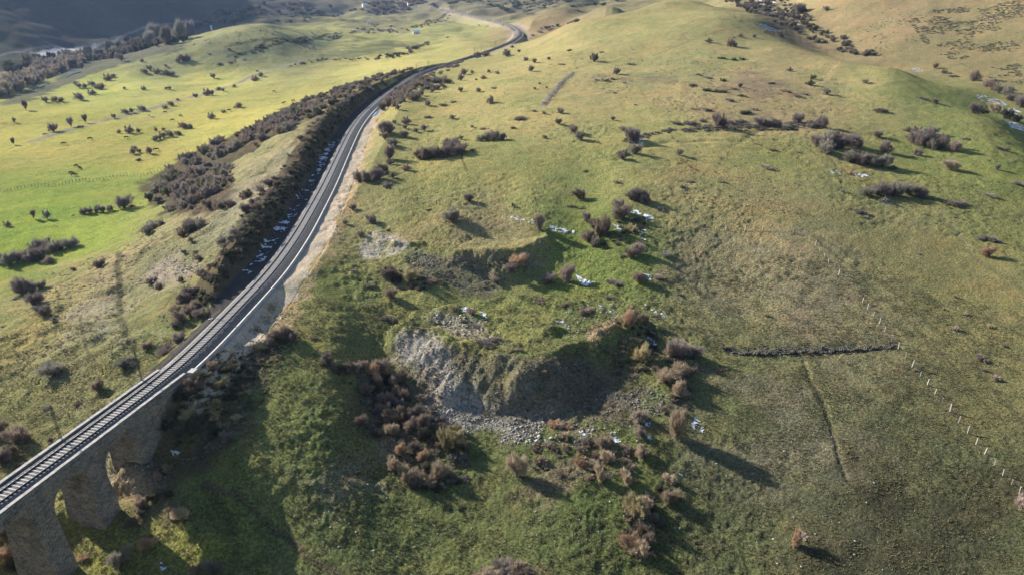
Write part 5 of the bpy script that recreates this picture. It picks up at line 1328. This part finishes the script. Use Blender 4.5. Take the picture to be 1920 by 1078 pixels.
sprinkle([(1740,20),(1830,10),(1920,0),(1920,180),(1860,150),(1800,120),(1740,90),(1700,40)], 1500, .7, 1.7, ['green', 'grey', 'green'], 'gorse clumps on the tawny slope at the upper right', 31, 18, .12)
sprinkle([(1560,20),(1740,10),(1760,110),(1640,100),(1590,60)], 260, .5, 1.2, ['grey', 'green'], 'sparse tufts on the tawny slope behind the gully', 32, 10, .1)
sprinkle([(1070,110),(1250,110),(1560,120),(1580,170),(1540,235),(1270,225),(1100,160)], 900, .3, .9, ['purple', 'grey', 'green'], 'heather tufts on the belt below the summit', 33, 12, .05)
sprinkle([(720,200),(900,130),(1080,100),(1120,260),(950,300),(760,300)], 420, .25, .7, ['grey', 'green', 'purple'], 'tufts dotted over the left flank of the hill', 34, 10, .1)
sprinkle([(1250,240),(1900,260),(1920,420),(1620,420),(1250,380)], 800, .25, .8, ['grey', 'green', 'purple'], 'low tufts dotted over the right flank of the hill', 35, 9, .1)
sprinkle([(1000,100),(1240,20),(1340,20),(1500,100),(1250,130)], 200, .3, .8, ['grey', 'green'], 'a few tufts on the smooth summit slope', 36, 14, .2)
sprinkle([(60,520),(260,450),(420,400),(560,300),(560,360),(420,560),(300,680),(160,760),(20,780)], 1500, .2, .75, ['grey', 'tan', 'green', 'purple'], 'tussocks on the slope left of the line', 37, 7, .0)
sprinkle([(430,60),(600,60),(640,70),(560,110),(430,120),(340,120),(380,70)], 200, .8, 2.2, ['green', 'grey', 'dark'], 'scrub dotted over the valley knoll', 38, 30, .1)
sprinkle([(560,560),(800,540),(1150,540),(1250,620),(1200,860),(1000,880),(760,880),(640,700)], 1500, .12, .45, ['brown', 'green', 'tan', 'purple'], 'brambles and tufts on and around the big heap', 39, 5, .0)
sprinkle([(560,820),(760,880),(1000,880),(1250,860),(1500,700),(1800,900),(1900,1078),(540,1078)], 2600, .10, .30, ['grey', 'green', 'brown'], 'grey stalk tufts over the lower pasture', 40, 5, .05)
sprinkle([(640,380),(1000,380),(1250,400),(1260,540),(620,560)], 900, .12, .42, ['brown', 'green', 'grey'], 'tufts between the heaps and the line', 41, 5, .05)
sprinkle([(340,700),(430,655),(560,640),(520,700),(460,800),(420,850),(330,860),(300,740)], 420, .3, .8, ['brown', 'dark', 'green'], 'brush on the shaded bank beside the viaduct', 42, 6, -.3, .8)
sprinkle([(0,980),(60,960),(180,980),(420,980),(440,1078),(0,1078)], 400, .12, .4, ['brown', 'green', 'tan'], 'tufts in the lit hollow under the viaduct', 43, 4, .0)

# the shrubs themselves
SPECS.sort(key=lambda q: -q[7])
n_sh = 0; left = []
for q in SPECS:
    if q[5] in ('dome', 'tall'):
        n_sh += 1
        if n_sh > 298: left.append(q); continue
    place(*q)
if left:
    V = []; Fc = []; Mi = []; o = 0; rs = np.random.RandomState(8); cl = list(TW)
    for q in left:
        pv, pf = CLOUD[q[5], rs.randint(5), 'far']
        V.append(pv * np.array([q[3], q[3], q[4]]) + np.array([q[0], q[1], q[2] - .03])); Fc.append(pf + o); o += len(pv); Mi.append(np.full(len(pf), cl.index(q[6])))
    ob = mesh_obj('shrub', np.concatenate(V), np.concatenate(Fc), [TW[c] for c in cl]); ob.data.polygons.foreach_set('material_index', np.concatenate(Mi).astype(np.int32))
    tag(ob, 'the many smallest shrubs dotted over the far fields and slopes', 'shrubs', kind='stuff')
# ------------------------------------------------------------------ grass tufts in the foreground
GR = [twig_mat('green_grass', (.16, .15, .078), (.24, .22, .12), .3), twig_mat('dry_grass', (.22, .19, .11), (.34, .29, .18), .3), twig_mat('dark_grass', (.09, .095, .05), (.13, .132, .072), .3)]
rg = np.random.RandomState(77)
pr = []
for i in range(4):
    k = 7; V = []; 
    for j in range(k):
        a = rg.rand() * 6.283; l = rg.uniform(.5, 1.0); tx, ty = math.cos(a) * rg.uniform(.2, .8), math.sin(a) * rg.uniform(.2, .8)
        px_, py_ = -math.sin(a) * .16, math.cos(a) * .16
        ox, oy = rg.uniform(-.4, .4, 2)
        V += [(ox - px_, oy - py_, -.1), (ox + px_, oy + py_, -.1), (ox + tx, oy + ty, l)]
    pr.append((np.array(V), np.arange(3 * k).reshape(-1, 3)))
fr = hitpoly([(-60,640),(120,600),(330,640),(560,560),(1150,540),(1500,470),(1990,600),(1990,1120),(900,1120),(-60,1120)])
tx_, ty_ = sample_poly(fr, 90000, rg, 2.2, -.05, 88)
ts_, td_, _ = rail_coords(tx_, ty_)
keep = (np.abs(td_) > 5) | (ts_ < S_AB - 6)
tx_, ty_ = tx_[keep], ty_[keep]
tsz = rg.uniform(.10, .28, len(tx_)); V, Fc = scatter(pr, tx_, ty_, tsz, 0, rg)
gob = mesh_obj('grass_tufts', V, Fc, GR)
gob.data.polygons.foreach_set('material_index', np.repeat(rg.choice(3, len(Fc) // 7 + 1, p=[.5, .2, .3]), 7)[:len(Fc)].astype(np.int32))
tag(gob, 'tufted winter grass over the nearer ground', 'grass', kind='stuff')

# ------------------------------------------------------------------ old snow left in the shade
def snow(px, label, thr=-.2, cell=None, lift=.07, seed=0, world=None, scale=None):
    poly = world or hitpoly(px); pa = np.array(poly); x0, y0 = pa.min(0); x1, y1 = pa.max(0)
    cell = cell or max(.10, math.hypot(x1 - x0, y1 - y0) / 170)
    nx, ny = int((x1 - x0) / cell) + 2, int((y1 - y0) / cell) + 2
    X, Y = np.meshgrid(x0 + np.arange(nx) * cell, y0 + np.arange(ny) * cell, indexing='ij')
    rs = np.random.RandomState(seed + 4)
    Xj = X + rs.uniform(-.3, .3, X.shape) * cell; Yj = Y + rs.uniform(-.3, .3, X.shape) * cell
    sc = scale or cell * 7
    k = inside(poly, Xj + fbm(X, Y, sc, 2, 3) * sc * .5, Yj) & (fbm(X, Y, sc, 3, seed + 700) + .55 * fbm(X, Y, cell * 2.4, 2, seed + 720) > thr + .10)
    Z = zfun(Xj.ravel(), Yj.ravel()).reshape(X.shape) + lift
    kf = k[:-1, :-1] & k[1:, :-1] & k[1:, 1:] & k[:-1, 1:]
    ii, jj = np.nonzero(kf)
    if len(ii) == 0: return
    f = np.stack([ii * ny + jj, (ii + 1) * ny + jj, (ii + 1) * ny + jj + 1, ii * ny + jj + 1], 1)
    used, inv = np.unique(f, return_inverse=True)
    V = np.stack([Xj.ravel(), Yj.ravel(), Z.ravel()], 1)[used]
    return tag(mesh_obj('snow_patch', V, inv.reshape(f.shape), M_SNOW), label, 'snow', kind='stuff')
snow([(1026,420),(1045,424),(1082,434),(1066,440),(1036,434)], 'snow wedge beside the upper thicket', -.25, seed=1)
snow([(950,406),(975,408),(1004,415),(1000,422),(965,415)], 'thin snow streak behind the upper heap', .0, seed=2)
snow([(1174,392),(1192,394),(1204,402),(1190,404)], 'snow between the tan shrubs', -.2, seed=3)
snow([(1204,402),(1222,406),(1226,413),(1208,411)], 'bright snow right of the tan shrubs', -.5, seed=4)
snow([(1148,421),(1168,424),(1164,434),(1150,430)], 'snow behind the brown thicket', -.1, seed=5)
snow([(1192,428),(1212,432),(1212,452),(1202,448)], 'snow under the thicket edge', 0, seed=6)
snow([(1080,514),(1092,522),(1120,530),(1098,536),(1084,530)], 'snow wedge between the heaps', -.3, seed=7)
snow([(1206,514),(1222,520),(1220,528),(1208,524)], 'small snow patch right of the heaps', -.1, seed=8)
snow([(858,570),(884,574),(886,586),(868,584)], 'snow on the heap crest', -.25, seed=9)
snow([(898,584),(912,590),(914,604),(902,600)], 'second snow patch on the heap crest', -.25, seed=10)
snow([(1040,602),(1056,602),(1070,612),(1066,618),(1054,610)], 'snow rim round the small hollow on the heap', -.15, seed=11)
snow([(1120,572),(1140,576),(1158,584),(1150,592),(1130,580)], 'snow along the heap rim', -.1, seed=12)
snow([(1204,568),(1230,580),(1254,596),(1248,600),(1222,584)], 'snow line above the right hand row of shrubs', -.1, seed=13)
snow([(1212,620),(1226,622),(1234,662),(1224,668),(1216,644)], 'snow strip in the shade right of the big heap', -.15, seed=14)
snow([(1294,778),(1308,784),(1324,800),(1318,814),(1298,808)], 'snow behind the tallest tan shrub', 0, seed=15)
snow([(1140,808),(1152,810),(1168,830),(1156,832),(1144,824)], 'snow below the big heap', -.2, seed=16)
snow([(1076,804),(1092,808),(1108,818),(1090,816)], 'thin snow at the foot of the big heap', -.1, seed=17)
snow([(1202,786),(1216,790),(1224,804),(1208,800)], 'snow beside the pinkish shrub', -.1, seed=18)
snow([(1204,812),(1222,816),(1224,824),(1208,822)], 'little snow patch below the heap', -.1, seed=19)
snow([(1256,884),(1280,890),(1282,904),(1262,900)], 'snow crust in the lower row', .1, seed=20)
snow([(1200,1050),(1192,1078),(1182,1078),(1188,1050)], 'pale stones and snow at the bottom edge', .1, seed=21)
snow([(764,766),(772,770),(770,784),(762,780)], 'snow speck among the brambles', 0, seed=22)
snow([(318,842),(340,846),(338,858),(324,856)], 'snow speck by the abutment', .1, seed=23)
snow([(298,1046),(312,1050),(314,1072),(300,1070)], 'snow speck in the lit hollow', .1, seed=24)
snow([(1196,258),(1208,262),(1206,270),(1196,268)], 'snow under the shrub by the curving wall', -.3, seed=25)
snow([(1552,320),(1570,322),(1578,328),(1558,326)], 'snow line right of the pasture', -.3, seed=26)
snow([(1598,324),(1622,328),(1634,334),(1604,332)], 'snow beside the rusty shrub', -.3, seed=27)
snow([(1655,376),(1676,380),(1670,385),(1656,382)], 'snow by the grey shrubs', -.1, seed=28)
snow([(1414,44),(1436,48),(1456,56),(1474,64),(1440,58)], 'snow strip on the summit edge', -.15, seed=29)
snow([(1415,2),(1440,2),(1478,26),(1470,34),(1440,28),(1425,16)], 'streaked snow in the upper gully', .02, seed=30)
snow([(1470,34),(1492,40),(1506,54),(1490,50)], 'snow tongue in the gully wood', -.05, seed=31)
snow([(1820,178),(1860,180),(1900,200),(1920,216),(1920,226),(1890,212),(1850,194)], 'snow drift below the right hand gully', -.02, seed=32)
snow([(1884,226),(1908,232),(1920,240),(1920,246),(1896,240)], 'snow drift at the right edge', -.3, seed=33)
snow([(1706,128),(1724,128),(1734,134),(1716,136)], 'frosty patch on the second hill', .05, seed=34)
# speckled snow along the ditch in the cutting
ws = [rail_at(s, d)[:2] for s, d in [(q, -6.9) for q in range(int(S_AB + 44), 300, 8)] + [(q, -4.2) for q in range(292, int(S_AB + 40), -8)]]
ws = [(float(a), float(b)) for a, b in ws]
snow(None, 'speckled snow lining the ditch of the cutting', .02, .22, .06, 40, world=ws, scale=1.6)

# puddle and river
M_WATER = simple_mat('cold_water', [(.10, .14, .19), (.16, .21, .27)], .2, rough=.12, spec=.6)
def water(px, label, name='puddle', lift=.12):
    W = [Vector(hit(u, v)) for u, v in px]; z = max(w.z for w in W) + lift
    return tag(mesh_obj(name, [(w.x, w.y, w.z + lift) for w in W], [tuple(range(len(W)))], M_WATER), label, 'water', kind='structure')
water([(694,213),(700,206),(712,204),(706,214),(698,220)], 'blue puddle beside the concrete wall')
water([(112,142),(130,134),(150,132),(152,136),(138,140),(124,146)], 'pale reach of the river', 'river', .5)
water([(54,166),(70,158),(92,156),(84,162),(60,170)], 'pale reach of the river', 'river', .5)

# ------------------------------------------------------------------ cattle grazing in the valley
M_HIDE = simple_mat('dark_brown_hide', [(.035, .025, .018), (.07, .05, .035)], 2)
M_HIDE2 = simple_mat('cream_hide', [(.40, .34, .26), (.55, .48, .38)], 2)
def cow_mesh(mat, grazing=True):
    """one skinned body: trunk, neck, head, jointed legs and tail"""
    V = []; E = []; Rr = []
    def v(x, y, z, r, p=None):
        V.append((x, y, z)); Rr.append(r)
        if p is not None: E.append((p, len(V) - 1))
        return len(V) - 1
    hip = v(-.75, 0, 1.12, (.27, .30)); mid = v(-.2, 0, 1.05, (.33, .38), hip); ch = v(.45, 0, 1.08, (.30, .37), mid)
    if grazing:
        nk = v(.85, 0, 1.05, (.16, .22), ch); n2 = v(1.15, .05, .68, (.12, .15), nk); hd = v(1.28, .07, .38, (.11, .12), n2); mz = v(1.38, .08, .12, (.07, .08), hd)
    else:
        nk = v(.85, 0, 1.30, (.16, .22), ch); n2 = v(1.1, .0, 1.48, (.13, .15), nk); hd = v(1.35, .0, 1.48, (.11, .12), n2); mz = v(1.58, .0, 1.36, (.07, .08), hd)
    for s in (-1, 1):
        e = v(V[hd][0] - .1, V[hd][1] + s * .2, V[hd][2] + .12, (.035, .03), hd)
        a = v(-.78, s * .2, .85, (.14, .17), hip); k = v(-.68, s * .2, .58, (.08, .09), a); h = v(-.86, s * .2, .40, (.05, .06), k); f = v(-.80, s * .2, .04, (.055, .05), h)
        a = v(.48, s * .19, .8, (.12, .14), ch); k = v(.50, s * .18, .42, (.06, .06), a); f = v(.50, s * .18, .04, (.05, .05), k)
    t = v(-1.05, 0, 1.12, (.04, .04), hip); t2 = v(-1.14, .02, .6, (.03, .03), t); v(-1.12, .02, .40, (.05, .05), t2)
    me = bpy.data.meshes.new('cow'); me.from_pydata(V, E, []); o = bpy.data.objects.new('cow', me); C.objects.link(o)
    o.modifiers.new('skin', 'SKIN'); sk = me.skin_vertices[0].data
    for i, r in enumerate(Rr): sk[i].radius = r; sk[i].use_root = (i == 0)
    sb = o.modifiers.new('sub', 'SUBSURF'); sb.levels = 1; sb.render_levels = 1
    dg = bpy.context.evaluated_depsgraph_get(); me2 = bpy.data.meshes.new_from_object(o.evaluated_get(dg)); me2.name = 'cow'
    bpy.data.objects.remove(o); me2.materials.clear(); me2.materials.append(mat)
    return me2
CM = [cow_mesh(M_HIDE, True), cow_mesh(M_HIDE, False), cow_mesh(M_HIDE2, True)]
COWS = [(310,213,0),(280,219,2),(286,222,2),(324,228,0),(339,220,0),(237,261,0),(169,263,0),(120,272,0),(144,314,0),(150,317,0),(134,327,0),(139,331,0),(294,283,0),(514,174,0),(532,196,1),(550,192,0),(430,209,0),(441,205,0),(839,73,1),(898,50,0)]
PLC = {(144,314):'left one of the upper pair above the staked fence',(150,317):'right one of the upper pair above the staked fence',(134,327):'left one of the pair nearest the staked fence',(139,331):'right one of the pair nearest the staked fence',
 (280,219):'left one of the cream pair below the valley path',(286,222):'right one of the cream pair below the valley path',(310,213):'just below the pale valley path',(324,228):'below the pale path, lower of two',(339,220):'below the pale path, upper right of two',
 (237,261):'below the group of valley shrubs',(169,263):'second from the left in the wide field',(120,272):'farthest left in the wide field',(294,283):'right of the shrubs above the staked meadow',(514,174):'beside a lone shrub in the far meadow',
 (532,196):'left one of two near the thicket edge',(550,192):'right one of two near the thicket edge',(430,209):'left one of two by the far shrubs',(441,205):'right one of two by the far shrubs',(839,73):'alone in the far pasture',(898,50):'farthest away, under the pale masts'}
rc_ = random.Random(9)
for u, v, k in COWS:
    x, y, z = hit(u, v); o = bpy.data.objects.new('cow', CM[k]); C.objects.link(o); o.location = (x, y, z); s = 1.15 if v > 100 else 1.8; o.scale = (s, s, s)
    o.rotation_euler = (0, 0, rc_.choice([0, 3.14]) + rc_.uniform(-.6, .6))
    tag(o, ('cream cow ' if k == 2 else 'dark brown cow ') + PLC[u, v], 'cow', 'cattle in the valley')

# ------------------------------------------------------------------ far buildings
M_WHITE = simple_mat('white_render', [(.70, .69, .66), (.82, .81, .78)], .6)
M_ROOF = simple_mat('pale_metal_roof', [(.42, .50, .58), (.58, .66, .74)], .5, rough=.5)
M_TILE = simple_mat('brown_tiles', [(.18, .10, .07), (.28, .17, .12)], 1.0)
M_DARKG = simple_mat('dark_opening', [(.03, .03, .035), (.05, .05, .06)], 1, rough=.4)
def house(u, v, L, W_, H, roof, rz, label, name='house', cat='house'):
    x, y, z = hit(u, v); r = empty(name, (x, y, z), rz); tag(r, label, cat, None)
    b = MB(); b.box(-L/2, L/2, -W_/2, W_/2, -1.5, H); b.add([(-L/2, -W_/2, H), (-L/2, W_/2, H), (-L/2, 0, H + W_*.28), (L/2, -W_/2, H), (L/2, W_/2, H), (L/2, 0, H + W_*.28)], [(0, 2, 1), (3, 4, 5)])
    b.build('wall', M_WHITE, r)
    e = .4; q = W_*.28; b = MB()
    for s in (-1, 1):
        b.add([(-L/2-e, s*(W_/2+e), H-.15), (L/2+e, s*(W_/2+e), H-.15), (L/2+e, 0, H+q+.12), (-L/2-e, 0, H+q+.12), (-L/2-e, s*(W_/2+e), H-.01), (L/2+e, s*(W_/2+e), H-.01), (L/2+e, 0, H+q+.28), (-L/2-e, 0, H+q+.28)],
              [(0,1,2,3),(4,7,6,5),(0,4,5,1),(2,6,7,3),(0,3,7,4),(1,5,6,2)])
    b.build('roof', roof, r)
    b = MB(); b.box(-.6, .6, -W_/2 - .06, -W_/2 - .003, 0, 2.1); b.build('door', M_DARKG, r)
    for k in (-1, 1):
        b = MB(); b.box(k*L*.3 - .6, k*L*.3 + .6, -W_/2 - .06, -W_/2 - .003, 1.1, 2.2); b.build('window', M_DARKG, r)
    return r
house(781, 64, 10, 6, 3.2, M_ROOF, .2, 'farm shed with a pale blue metal roof in the valley pasture', 'shed', 'shed')
house(770, 11, 16, 9, 6, M_TILE, .3, 'white house beside the line near the head of the valley')
house(692, 44, 7, 5, 3, M_ROOF, .1, 'small pale hut on the broken ground of the valley', 'hut', 'hut')
house(684, 13, 12, 8, 5, M_WHITE, .5, 'white building on the slope of the brown far wood', 'building', 'building')
# white tower-like marker on the knoll
x, y, z = hit(397, 58)
tw = empty('water_tank', (x, y, z)); tag(tw, 'slim white tank tower on the crest of the knoll', 'tower')
b = MB(); b.box(-1.2, 1.2, -1.2, 1.2, -.6, 4.6); b.build('base', M_WHITE, tw); b = MB(); b.tube([(0, 0, 4.6), (0, 0, 7.6)], [1.5, 1.5], 14); b.tube([(0, 0, 7.6), (0, 0, 8.2)], [1.6, .3], 14); b.build('tank', M_WHITE, tw)

# ------------------------------------------------------------------ the air
hz = MB(); hz.box(-9300, 9300, -9300, 9300, -400, 900)
hm = bpy.data.materials.new('haze'); hm.use_nodes = True; ht = hm.node_tree
for n_ in list(ht.nodes): ht.nodes.remove(n_)
ho = ht.nodes.new('ShaderNodeOutputMaterial'); hv = ht.nodes.new('ShaderNodeVolumePrincipled')
hv.inputs['Color'].default_value = (.40, .60, 1.0, 1); hv.inputs['Density'].default_value = .000038; hv.inputs['Anisotropy'].default_value = .3
ht.links.new(hv.outputs[0], ho.inputs['Volume'])
haze = hz.build('haze', hm); tag(haze, 'thin blue haze filling the valley air', kind='stuff')
